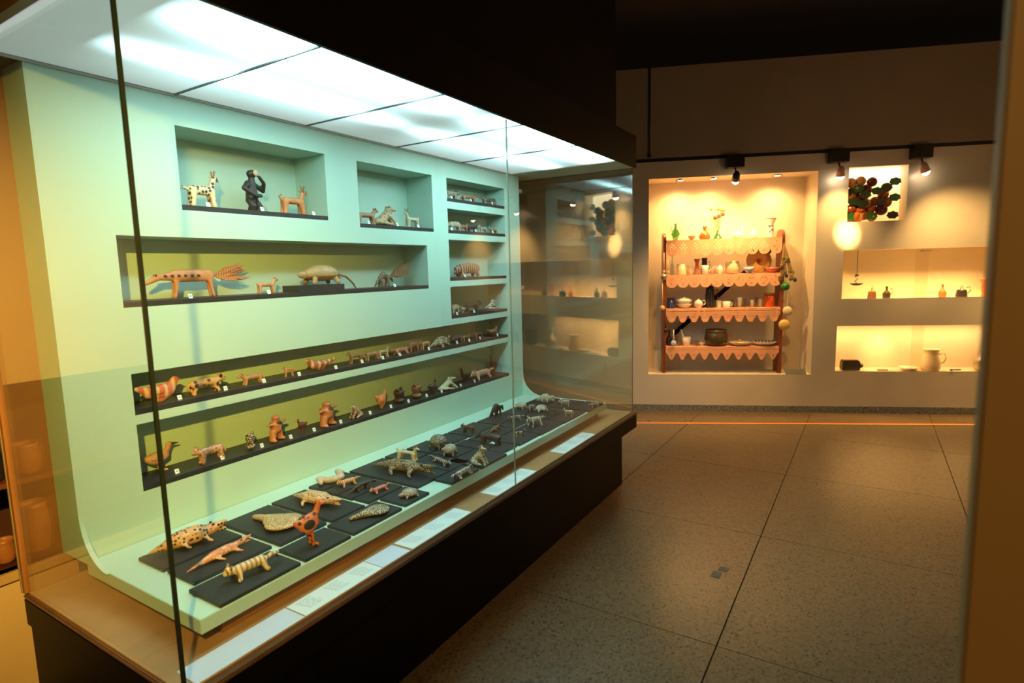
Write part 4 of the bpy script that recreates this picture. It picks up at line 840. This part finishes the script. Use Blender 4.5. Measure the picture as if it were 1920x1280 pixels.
# crockery helpers ; local frame: +x along the wall (left), +y towards the room
WARE = {'white': plain('white_glaze', (.82, .76, .66), .2, .03, 10), 'cream': plain('cream_glaze', (.75, .6, .38), .25, .05, 10), 'dark': plain('dark_enamel', (.03, .025, .02), .25, .2, 10), 'blue': plain('blue_glaze', (.03, .05, .16), .2, .2, 14),
        'orange': plain('orange_clay', (.62, .18, .05), .4, .1, 12), 'pot': plain('old_brass_pot', (.10, .075, .035), .35, .3, 12, .4), 'yellow': plain('yellow_clay', (.75, .48, .14), .4, .08, 12), 'wood': plain('turned_wood', (.35, .14, .05), .4, .2, 14),
        'gglass': glassware('green_glass', (.35, .75, .35), .8), 'clear': glassware('clear_glass', (.9, .93, .88), .3), 'oglass': plain('orange_glass', (.62, .10, .02), .12, .1, 10), 'tin': plain('tinplate', (.5, .42, .3), .3, .1, 10, .8), 'pale': plain('pale_wood_spoon', (.75, .5, .25), .5, .1, 20), 'bluewhite': plain('blue_white_glaze', (.55, .58, .8), .2, .1, 14), 'green': plain('green_glaze', (.03, .16, .04), .15, .2, 14), 'copper': plain('copper_red', (.5, .14, .06), .3, .15, 10)}
SHP = {
 'bottle': [(0, 0), (.30, 0), (.34, .05), (.36, .3), (.34, .45), (.14, .62), (.10, .72), (.10, .95), (.13, .97), (.13, 1), (0, 1)],
 'amphora': [(0, 0), (.2, 0), (.26, .1), (.38, .35), (.36, .55), (.15, .72), (.12, .9), (.16, 1), (0, 1)],
 'flask': [(0, 0), (.42, 0), (.5, .12), (.5, .3), (.3, .52), (.15, .6), (.14, .72), (.2, .85), (.12, .97), (0, 1)],
 'cone': [(0, 0), (.45, 0), (.4, .2), (.2, .6), (.1, .9), (.12, 1), (0, 1)],
 'vase': [(0, 0), (.3, 0), (.32, .06), (.22, .12), (.3, .35), (.33, .5), (.27, .7), (.5, .97), (.5, 1), (.42, .98), (.2, .7), (0, .68)],
 'cup': [(0, 0), (.32, 0), (.42, .1), (.46, .5), (.5, 1), (.46, 1), (.42, .5), (.35, .15), (0, .1)],
 'mug': [(0, 0), (.46, 0), (.48, .05), (.48, 1), (.44, 1), (.44, .08), (0, .07)],
 'jar': [(0, 0), (.4, 0), (.44, .05), (.44, .8), (.42, .84), (0, .84)],
 'tumbler': [(0, 0), (.38, 0), (.48, 1), (.45, 1), (.36, .06), (0, .06)],
 'pot': [(0, 0), (.3, 0), (.42, .1), (.5, .4), (.47, .75), (.42, .88), (.46, 1), (.42, 1), (.38, .88), (.42, .5), (.3, .15), (0, .1)],
 'bowl': [(0, 0), (.2, 0), (.22, .1), (.4, .5), (.5, 1), (.47, 1), (.36, .5), (.18, .2), (0, .18)],
 'dish': [(0, 0), (.25, 0), (.3, .15), (.5, .9), (.5, 1), (.46, 1), (.28, .35), (0, .3)],
 'tureen': [(0, 0), (.3, 0), (.32, .08), (.48, .3), (.5, .5), (.48, .56), (.3, .8), (.1, .88), (.06, .92), (.08, 1), (0, 1)],
 'coffeepot': [(0, 0), (.46, 0), (.47, .05), (.36, .8), (.34, .86), (.36, .88), (.2, .96), (.05, .97), (.05, 1), (0, 1)],
 'pitcher': [(0, 0), (.34, 0), (.4, .08), (.42, .35), (.3, .7), (.32, .95), (.38, 1), (.34, 1), (.27, .7), (.35, .35), (.3, .1), (0, .08)],
 'lampbody': [(0, 0), (.5, 0), (.5, .06), (.42, .5), (.42, .56), (.12, .62), (.1, .85), (.04, .88), (.04, 1), (0, 1)],
}
def ware(name, label, cat, xl, xr, yt, yb, z, dep, shape, mat, handles=0, spout=0, lid=None, extra=None, group=None, sq=1):
    u, _ = castw((xl+xr)/2, yb, dep); P = WP(u, z, dep); k_ = depth(P)/FPX; w_ = (xr-xl)*k_; h_ = (yb-yt)*k_
    root = thing(name, label, cat, P, WROT, group); mm = WARE[mat]
    pr = SHP[shape]; rmax = max(p[0] for p in pr); fr = .5 if not handles else (.38 if handles == 1 else .41)
    R = w_*fr/rmax
    bm = bmesh.new(); lathe(bm, [(r*R, zz_*h_) for r, zz_ in pr], 24, sq=sq); mk('vessel', bm, mm, root, True)
    for i in range(handles):
        s = -1 if i == 0 else 1
        bm = bmesh.new(); x0 = s*rmax*R*.85; ex = w_*.5*s if handles == 2 else s*(rmax*R+w_*.22)
        tube(bm, [(x0, 0, h_*.75), (ex*.9, 0, h_*.8), (ex, 0, h_*.55), (ex*.85, 0, h_*.35), (x0, 0, h_*.3)], max(.0025, w_*.035), 8); mk('handle', bm, mm, root, True)
    if spout:
        bm = bmesh.new(); tube(bm, [(rmax*R*.8, 0, h_*.3), (w_*.42, 0, h_*.6), (w_*.52, 0, h_*.85)], [w_*.07, w_*.05, w_*.03], 8); mk('spout', bm, mm, root, True)
    if lid:
        bm = bmesh.new(); lathe(bm, [(0, h_*.84), (rmax*R*1.05, h_*.84), (rmax*R*1.05, h_), (0, h_)], 24); mk('lid', bm, WARE[lid], root, True)
    return root, w_, h_, k_
Z1, Z2, Z3, Z4 = [z+.0035 for z in ZS]; DM = .15
SHN = ['top shelf', 'second shelf', 'third shelf', 'lowest shelf']
ware('bottle', 'green glass amphora bottle with two handles, leftmost on the top shelf', 'bottle', 1258, 1275, 419, 450, Z1, DM, 'amphora', 'gglass', 2)
ware('dish', 'small brownish dish between the green and the orange bottle', 'dish', 1290, 1304, 441, 449, Z1, DM, 'bowl', 'wood')
ware('bottle', 'orange-red round bottle with a short neck on the top shelf', 'bottle', 1311, 1331, 422, 449, Z1, DM, 'flask', 'oglass')
rt, w_, h_, k_ = ware('bottle', 'conical green glass bottle holding dried flowers', 'bottle', 1337, 1354, 432, 448, Z1, DM, 'cone', 'gglass')
fl_ = thing('dried_flowers', 'bunch of dried brown and yellow flowers standing in the green bottle', 'flowers', rt.location+Vector((0, 0, h_*.9)), WROT)
for i in range(9):
    a = random.uniform(-.5, .5); b_ = random.uniform(-.4, .4); l = random.uniform(.14, .24)
    bm = bmesh.new(); e = Vector((math.sin(a)*l*.6, math.sin(b_)*l*.5, l)); tube(bm, [(0, 0, -.05), e*.6, e], .0022, 6); mk('stem', bm, plain('dry_stem', (.35, .22, .08), .7), fl_)
    bm = bmesh.new(); sph(bm, e, .026, (1, 1, .8), 1); mk('flower', bm, plain('dry_brown_flower', (.22, .10, .03), .8) if l < .2 else plain('dry_yellow_flower', (.75, .5, .2), .8), fl_)
rt, w_, h_, k_ = ware('sauce_boat', 'white duck-shaped sauce boat glaring under the lamp', 'sauce boat', 1372, 1396, 434, 448, Z1, DM, 'tureen', 'white', 0)
bm = bmesh.new(); tube(bm, [(-w_*.2, 0, h_*.5), (-w_*.32, 0, h_*1.2), (-w_*.3, 0, h_*1.55), (-w_*.5, 0, h_*1.5)], [w_*.14, w_*.09, w_*.11, w_*.03], 10); mk('neck', bm, WARE['white'], rt, True)
ware('sugar_bowl', 'small white lidded bowl right of the white duck boat', 'bowl', 1404, 1423, 430, 446, Z1, DM, 'tureen', 'white', 2)
rt, w_, h_, k_ = ware('vase', 'tall white flared vase painted with blue flowers, rightmost on the top shelf', 'vase', 1433, 1454, 408, 443, Z1, DM, 'vase', 'white')
bm = bmesh.new()
for i in range(9):
    a = PI*.5+random.uniform(-.7, .7); z = random.uniform(.3, .62)*h_; sph(bm, (w_*.31*math.cos(a), w_*.31*math.sin(a), z), .008, (1, .4, 1), 1)
lathe(bm, [(w_*.505, h_*.97), (w_*.51, h_*.985), (w_*.505, h_)], 24); mk('painted_flower', bm, plain('blue_paint', (.06, .07, .25), .4), rt)
# second shelf
ware('mug', 'yellowish cream mug at the left of the second shelf', 'mug', 1266, 1289, 495, 515, Z2, DM, 'mug', 'cream', 1)
ware('bottle', 'clear glass carafe at the left end of the second shelf', 'bottle', 1256, 1264, 480, 516, Z2, DM+.03, 'bottle', 'clear')
ware('tureen', 'white lidded pot behind the yellowish mug', 'pot', 1289, 1303, 500, 515, Z2, DM+.05, 'tureen', 'white')
ware('bottle', 'dark blue figure-shaped bottle with red foot', 'bottle', 1301, 1312, 486, 515, Z2, DM-.01, 'vase', 'copper')
ware('coffee_pot', 'dark blue enamel jug on the second shelf', 'jug', 1312, 1329, 483, 513, Z2, DM+.055, 'pitcher', 'blue', 1)
ware('mug', 'white mug with gilt pattern before the dark blue jug', 'mug', 1313, 1330, 498, 515, Z2, DM-.06, 'cup', 'white', 1)
ware('cup', 'tall white cup right of the gilt mug', 'cup', 1331, 1340, 499, 514, Z2, DM+.04, 'tumbler', 'white')
ware('teapot', 'small white teapot in the middle of the second shelf', 'teapot', 1342, 1357, 496, 514, Z2, DM-.04, 'tureen', 'white', 1, 1)
ware('tureen', 'pinkish round pot in the middle of the second shelf', 'pot', 1359, 1386, 490, 513, Z2, DM+.02, 'pot', 'cream')
ware('bowl', 'small blue and white bowl before the orange plate', 'bowl', 1394, 1414, 500, 512, Z2, DM-.075, 'bowl', 'bluewhite')
ware('bowl', 'reddish wooden bowl at the right end of the second shelf', 'bowl', 1434, 1463, 499, 509, Z2, DM-.02, 'bowl', 'copper')
u, z_ = castw(1422, 491, .215); P = WP(u, Z2, .215); k_ = depth(P)/FPX; R = 22*k_
rt = thing('plate', 'large yellow-orange plate with a red star flower standing upright', 'plate', P, WROT)
bm = bmesh.new(); lathe(bm, [(0, 0), (.6*R, 0), (R, .018), (R, .022), (.6*R, .006), (0, .006)], 32); bm.transform(Matrix.Translation((0, 0, R)) @ Matrix.Rotation(math.radians(-78), 4, 'X')); mk('dish', bm, WARE['yellow'], rt, True)
bm = bmesh.new(); vs = []
for j in range(16):
    a = 2*PI*j/16; q = R*.36*(1 if j % 2 else .4); vs.append(bm.verts.new((q*math.cos(a), q*math.sin(a), .0075)))
bm.faces.new(vs); bm.transform(Matrix.Translation((0, 0, R)) @ Matrix.Rotation(math.radians(-78), 4, 'X')); mk('flower_motif', bm, WARE['copper'], rt)
bm = bmesh.new(); lathe(bm, [(R*.97, .018), (R*1.02, .020), (R*.97, .023)], 32); bm.transform(Matrix.Translation((0, 0, R)) @ Matrix.Rotation(math.radians(-78), 4, 'X')); mk('rim', bm, WARE['orange'], rt)
# third shelf
ware('jar', 'dark blue glass jar at the left end of the third shelf', 'jar', 1251, 1266, 559, 578, Z3, DM, 'mug', 'blue')
ware('serving_dish', 'white oval serving dish, lower of the two stacked', 'dish', 1269, 1297, 570, 578, Z3, DM, 'dish', 'white')
zz3 = Z3+8*depth(WP(1.8, Z3, DM))/FPX
ware('tureen', 'white lidded tureen stacked on the oval serving dish', 'tureen', 1269, 1297, 556, 569, zz3, DM, 'tureen', 'white')
ware('mug', 'white lidded cup left of the tall black coffee pot', 'mug', 1299, 1320, 560, 578, Z3, DM-.045, 'tureen', 'white', 1)
ware('coffee_pot', 'tall black coffee pot in the middle of the third shelf', 'coffee pot', 1318, 1343, 534, 577, Z3, DM+.01, 'coffeepot', 'dark', 1)
ware('mug', 'cream cup just right of the black coffee pot', 'cup', 1343, 1353, 564, 577, Z3, DM+.02, 'mug', 'white')
ware('mug', 'white mug with a handle at the centre right of the third shelf', 'mug', 1353, 1371, 565, 577, Z3, DM-.04, 'mug', 'white', 1)
for i, (a, b, t, lb) in enumerate([(1370, 1382, 560, 'first'), (1381, 1392, 558, 'second'), (1392, 1401, 559, 'third'), (1405, 1415, 563, 'fourth'), (1413, 1423, 557, 'fifth'), (1420, 1429, 562, 'sixth')]):
    ware('glass_cup', lb+' of the small glass cups, counted from the white mug', 'cup', a, b, t, 576, Z3, DM+(.03 if i % 2 else -.02), 'cup', 'clear' if i % 2 == 0 else 'white', 1, group='small cups on the third shelf')
ware('jar', 'orange jar with a dark lid at the right of the third shelf', 'jar', 1433, 1452, 548, 574, Z3, DM, 'jar', 'oglass', 0, 0, 'wood')
# lowest shelf
ware('bottle', 'dark bottle at the left end of the lowest shelf', 'bottle', 1249, 1260, 622, 651, Z4, DM+.03, 'bottle', 'dark')
ware('tumbler', 'clear glass tumbler beside the dark bottle', 'glass', 1260, 1269, 632, 651, Z4, DM-.02, 'tumbler', 'clear')
ware('tumbler', 'clear glass tumbler touching the white cup with the spoon', 'glass', 1269, 1277, 635, 651, Z4, DM, 'tumbler', 'clear')
rt, w_, h_, k_ = ware('cup', 'white conical cup holding a pale spoon', 'cup', 1279, 1295, 634, 650, Z4, DM, 'tumbler', 'white')
sp_ = thing('spoon', 'pale wooden spoon leaning in the white cup', 'spoon', rt.location+Vector((0, 0, .02)), WROT)
bm = bmesh.new(); tube(bm, [(0, 0, 0), (.045, .01, .1), (.06, .01, .16)], [.007, .009, .008], 8); mk('handle', bm, WARE['white'], sp_, True)
ware('bottle', 'small red flask behind the white conical cup', 'bottle', 1283, 1293, 621, 636, Z4, .235, 'flask', 'oglass')
ware('tumbler', 'low clear dish left of the big brass pot', 'glass', 1300, 1312, 640, 650, Z4, DM-.03, 'bowl', 'clear')
ware('saucer', 'small white saucer left of the big brass pot', 'saucer', 1306, 1322, 645, 650, Z4, DM+.03, 'dish', 'white')
ware('pot', 'big dark brass pot in the middle of the lowest shelf', 'pot', 1321, 1363, 619, 649, Z4, DM, 'pot', 'pot')
rt, w_, h_, k_ = ware('plate', 'pale plate holding orange sweets on the lowest shelf', 'plate', 1367, 1407, 641, 648, Z4, DM, 'dish', 'white')
for i in range(7):
    o_ = thing('sweet', 'small orange sweet heaped on the pale plate', 'food', rt.location+Vector((0, 0, h_*.45)), 0, 'orange sweets on the plate'); a = i*.9
    bm = bmesh.new(); sph(bm, (.042*math.cos(a)*(i > 0), .03*math.sin(a)*(i > 0), .014+(0 if i else .018)), .018, (1.1, 1, .9), 2); mk('piece', bm, WARE['yellow'], o_, True)
rt, w_, h_, k_ = ware('plate', 'wide white plate carrying little glasses at the right of the lowest shelf', 'plate', 1411, 1454, 642, 649, Z4, DM, 'dish', 'white')
for i in range(6):
    p = rt.location+WD*(.085-.034*i)+Vector((0, 0, h_*.55)); o_ = thing('small_glass', 'tiny clear glass on the wide white plate', 'glass', p, WROT, 'tiny glasses on the plate'); bm = bmesh.new(); lathe(bm, [(0, 0), (.011, 0), (.015, .035), (.0135, .035), (.0095, .003), (0, .003)], 14); mk('vessel', bm, WARE['clear'], o_, True)
# things hanging on the sides of the rack
def hang(name, label, cat, x, y0, y1, dep, fn):
    u, z1 = castw(x, y0, dep); _, z0 = castw(x, y1, dep); root = thing(name, label, cat, WP(u, z1, dep), WROT)
    fn(root, z1-z0); return root
def spoon(mat, r, flat=.5):
    def f(root, l):
        bm = bmesh.new(); tube(bm, [(0, 0, 0), (0, .004, -l+r)], [.006, .007], 8); mk('handle', bm, WARE[mat], root, True)
        bm = bmesh.new(); sph(bm, (0, .012, -l+r), r, (1, flat, 1), 2); mk('spoon_bowl', bm, WARE[mat], root, True)
    return f
def hook(root): pass
DH = .035
hang('ladle', 'pale wooden ladle hanging on the left side of the rack, middle height', 'ladle', 1242, 522, 582, DH, spoon('pale', .028))
hang('spoon', 'long pale wooden spoon hanging at the top left of the rack', 'spoon', 1245, 474, 512, DH, spoon('pale', .016))
hang('spoon', 'shorter pale spoon next to the long one at the top left', 'spoon', 1252, 486, 513, DH, spoon('pale', .015))
hang('ladle', 'dark round ladle hanging low on the left side of the rack', 'ladle', 1248, 596, 624, DH, spoon('dark', .026))
hang('tin_mug', 'small tin mug hanging under the spoons on the left side', 'mug', 1244, 510, 525, DH-.01, spoon('tin', .034, .8))
hang('ladle', 'cream ladle hanging on the right side of the rack', 'ladle', 1477, 546, 592, DH, spoon('cream', .050, .4))
hang('gourd_ladle', 'yellow gourd ladle hanging lowest on the right side', 'ladle', 1470, 600, 619, DH-.025, spoon('yellow', .058, .5))
hang('pepper', 'dark green glazed ball hanging on the right side of the rack', 'ornament', 1472, 526, 545, DH-.01, spoon('green', .045, 1))
hang('skimmer', 'bluish flat skimmer leaning at the left of the lowest shelf', 'skimmer', 1263, 618, 648, DH+.01, spoon('bluewhite', .03, .3))
hb = thing('dried_herbs', 'bunch of dried herbs hanging from the right end of the second shelf', 'herbs', WP(castw(1470, 455, DH)[0], castw(1470, 455, DH)[1], DH), WROT)
for i in range(44):
    l = random.uniform(.16, .38); a = random.uniform(-.35, .1); e = Vector((math.sin(a)*l, random.uniform(.0, .03), -l)); bm = bmesh.new(); tube(bm, [(0, 0, 0), e*.5, e], .003, 5); mk('stem', bm, plain('dry_stem', (.35, .22, .08), .7), hb)
    if i % 2: bm = bmesh.new(); sph(bm, e, .019, (1, .6, 1.2), 1); mk('leaf', bm, plain('dry_leaf', (.12, .10, .03), .8), hb)
bm = bmesh.new(); u, z_ = castw(1490, 690, .05)
hexa(bm, [WP(u-.10, NI[2]+.001, .0), WP(u+.10, NI[2]+.001, .0), WP(u+.10, NI[2]+.05, .05), WP(u-.10, NI[2]+.05, .05), WP(u-.10, NI[2]+.001, .01), WP(u+.10, NI[2]+.001, .01), WP(u+.10, NI[2]+.05, .06), WP(u-.10, NI[2]+.05, .06)])
tag(mk('caption_board', bm, plain('grey_card', (.10, .10, .08), .5)), 'grey caption board leaning at the right foot of the rack', 'caption board')
# ---- wall cases contents
ZU, ZL = UP[2]+.001, LO[2]+.001; DC = .12
ware('oil_lamp', 'small dark oil lamp, first on the floor of the upper wall case', 'oil lamp', 1627, 1642, 534, 557, ZU, DC, 'lampbody', 'wood')
ware('oil_lamp', 'small olive flask-shaped oil lamp second in the upper wall case', 'oil lamp', 1653, 1671, 534, 556, ZU, DC, 'bottle', 'pot', 1)
ware('oil_lamp', 'orange bottle-shaped lamp right of the lock in the upper wall case', 'oil lamp', 1760, 1773, 531, 555, ZU, DC, 'bottle', 'orange')
ware('pot', 'dark green lidded pot in the upper wall case', 'pot', 1790, 1815, 531, 554, ZU, DC, 'lampbody', 'dark', 1)
ware('coffee_grinder', 'orange grinder with a funnel top at the partition edge, upper wall case', 'grinder', 1837, 1854, 520, 553, ZU, DC, 'vase', 'orange')
ware('jar', 'dark jar reflected in the case glass, upper wall case', 'jar', 1880, 1895, 530, 553, ZU, DC, 'bottle', 'dark')
u, z1 = castw(1608, 488, DC); _, z0 = castw(1608, 533, DC)
rt = thing('hanging_lamp', 'dark hanging oil lamp with a dish on a thin rod in the upper wall case', 'oil lamp', WP(u, z0, DC), WROT)
bm = bmesh.new(); tube(bm, [(0, 0, UP[3]-z0-.002), (0, 0, .09)], .003, 6); mk('rod', bm, METAL, rt)
bm = bmesh.new(); tube(bm, [(0, 0, .1), (.02, 0, .08), (-.01, 0, .055), (.02, 0, .03), (0, 0, .012)], .006, 8); sph(bm, (0, 0, .095), .018, sub=2); mk('hook', bm, METAL, rt, True)
bm = bmesh.new(); lathe(bm, [(0, -.01), (.03, -.01), (.058, .005), (.058, .012), (0, .008)], 20); mk('lamp_dish', bm, METAL, rt, True)
u, _ = castw(1595, 693, DC); rt = thing('box_camera', 'dark antique iron with a short side knob, first in the lower wall case', 'flat iron', WP(u, ZL, DC), WROT); rt.name = 'charcoal_iron'
bm = bmesh.new(); box(bm, (-.075, -.045, 0), (.095, .045, .10), .008); mk('body', bm, WARE['dark'], rt); bm = bmesh.new(); tube(bm, [(-.075, 0, .045), (-.11, 0, .045)], [.028, .022], 12); mk('knob', bm, WARE['dark'], rt, True)
bm = bmesh.new(); box(bm, (-.065, -.035, .101), (.085, .035, .112), .004); mk('lid', bm, WARE['wood'], rt)
u, _ = castw(1668, 692, DC); rt = thing('knife', 'long thin table knife lying in the lower wall case', 'knife', WP(u, ZL, DC-.03), WROT)
bm = bmesh.new(); box(bm, (-.12, -.006, .002), (.03, .006, .005)); mk('blade', bm, CHROME, rt); bm = bmesh.new(); box(bm, (.03, -.008, .0), (.13, .008, .012), .003); mk('handle', bm, WARE['wood'], rt)
ware('plate', 'white dish glaring under the light in the lower wall case', 'plate', 1686, 1720, 688, 694, ZL, DC, 'dish', 'white')
ware('pitcher', 'cream pitcher with a ring handle in the lower wall case', 'pitcher', 1722, 1765, 655, 695, ZL, DC, 'pitcher', 'cream', 1)
ware('lantern', 'grey tin lantern at the partition edge in the lower wall case', 'lantern', 1828, 1862, 644, 694, ZL, DC, 'bottle', 'tin')
for (u, lb, sh, mt, nm) in ((-1.62, 'dark stoneware jar far along the lower wall case', 'jar', 'dark', 'jar'), (-2.1, 'black hand grinder far along the lower wall case', 'lampbody', 'dark', 'grinder')):
    rt = thing(nm, lb, nm, WP(u, ZL, DC), WROT); bm = bmesh.new(); lathe(bm, [(r*.2, zz_*.27) for r, zz_ in SHP[sh]], 20); mk('vessel', bm, WARE[mt], rt, True)
# ---- dim showcase beyond the left end of the case
sh_ = boxo('shelf', (-1.58, 2.66, .80), (1.19, 2.96, .82), plain('maroon_shelf', (.15, .05, .03), .4)); tag(sh_, 'maroon shelf in the dim showcase past the left end of the glass', 'shelf')
for (x, z, lb, r, h_, mm) in [(.80, .8205, 'black jug on the dim side showcase shelf', .035, .11, 'dark'), (.62, .8205, 'brown pot on the dim side showcase shelf', .05, .12, 'wood'), (.80, .506, 'brown pot on the floor of the dim side showcase', .035, .09, 'wood'), (.62, .506, 'brown bottle on the floor of the dim side showcase', .05, .2, 'wood')]:
    rt = thing('pot', lb, 'pot', (x-.06, 2.72, z), 0); bm = bmesh.new(); lathe(bm, [(a*2*r, b*h_) for a, b in SHP['pot']], 20); mk('vessel', bm, WARE[mm], rt, True)
    bm = bmesh.new(); tube(bm, [(r*.8, 0, h_*.8), (r*1.5, 0, h_*.7), (r*.85, 0, h_*.3)], .005, 8); mk('handle', bm, WARE[mm], rt, True)
bm = bmesh.new(); box(bm, (.688, 2.42, .491), (.702, 2.432, 2.44), .002); cp(mk('edge_strip', bm, plain('grey_edge', (.3, .27, .2), .4)))
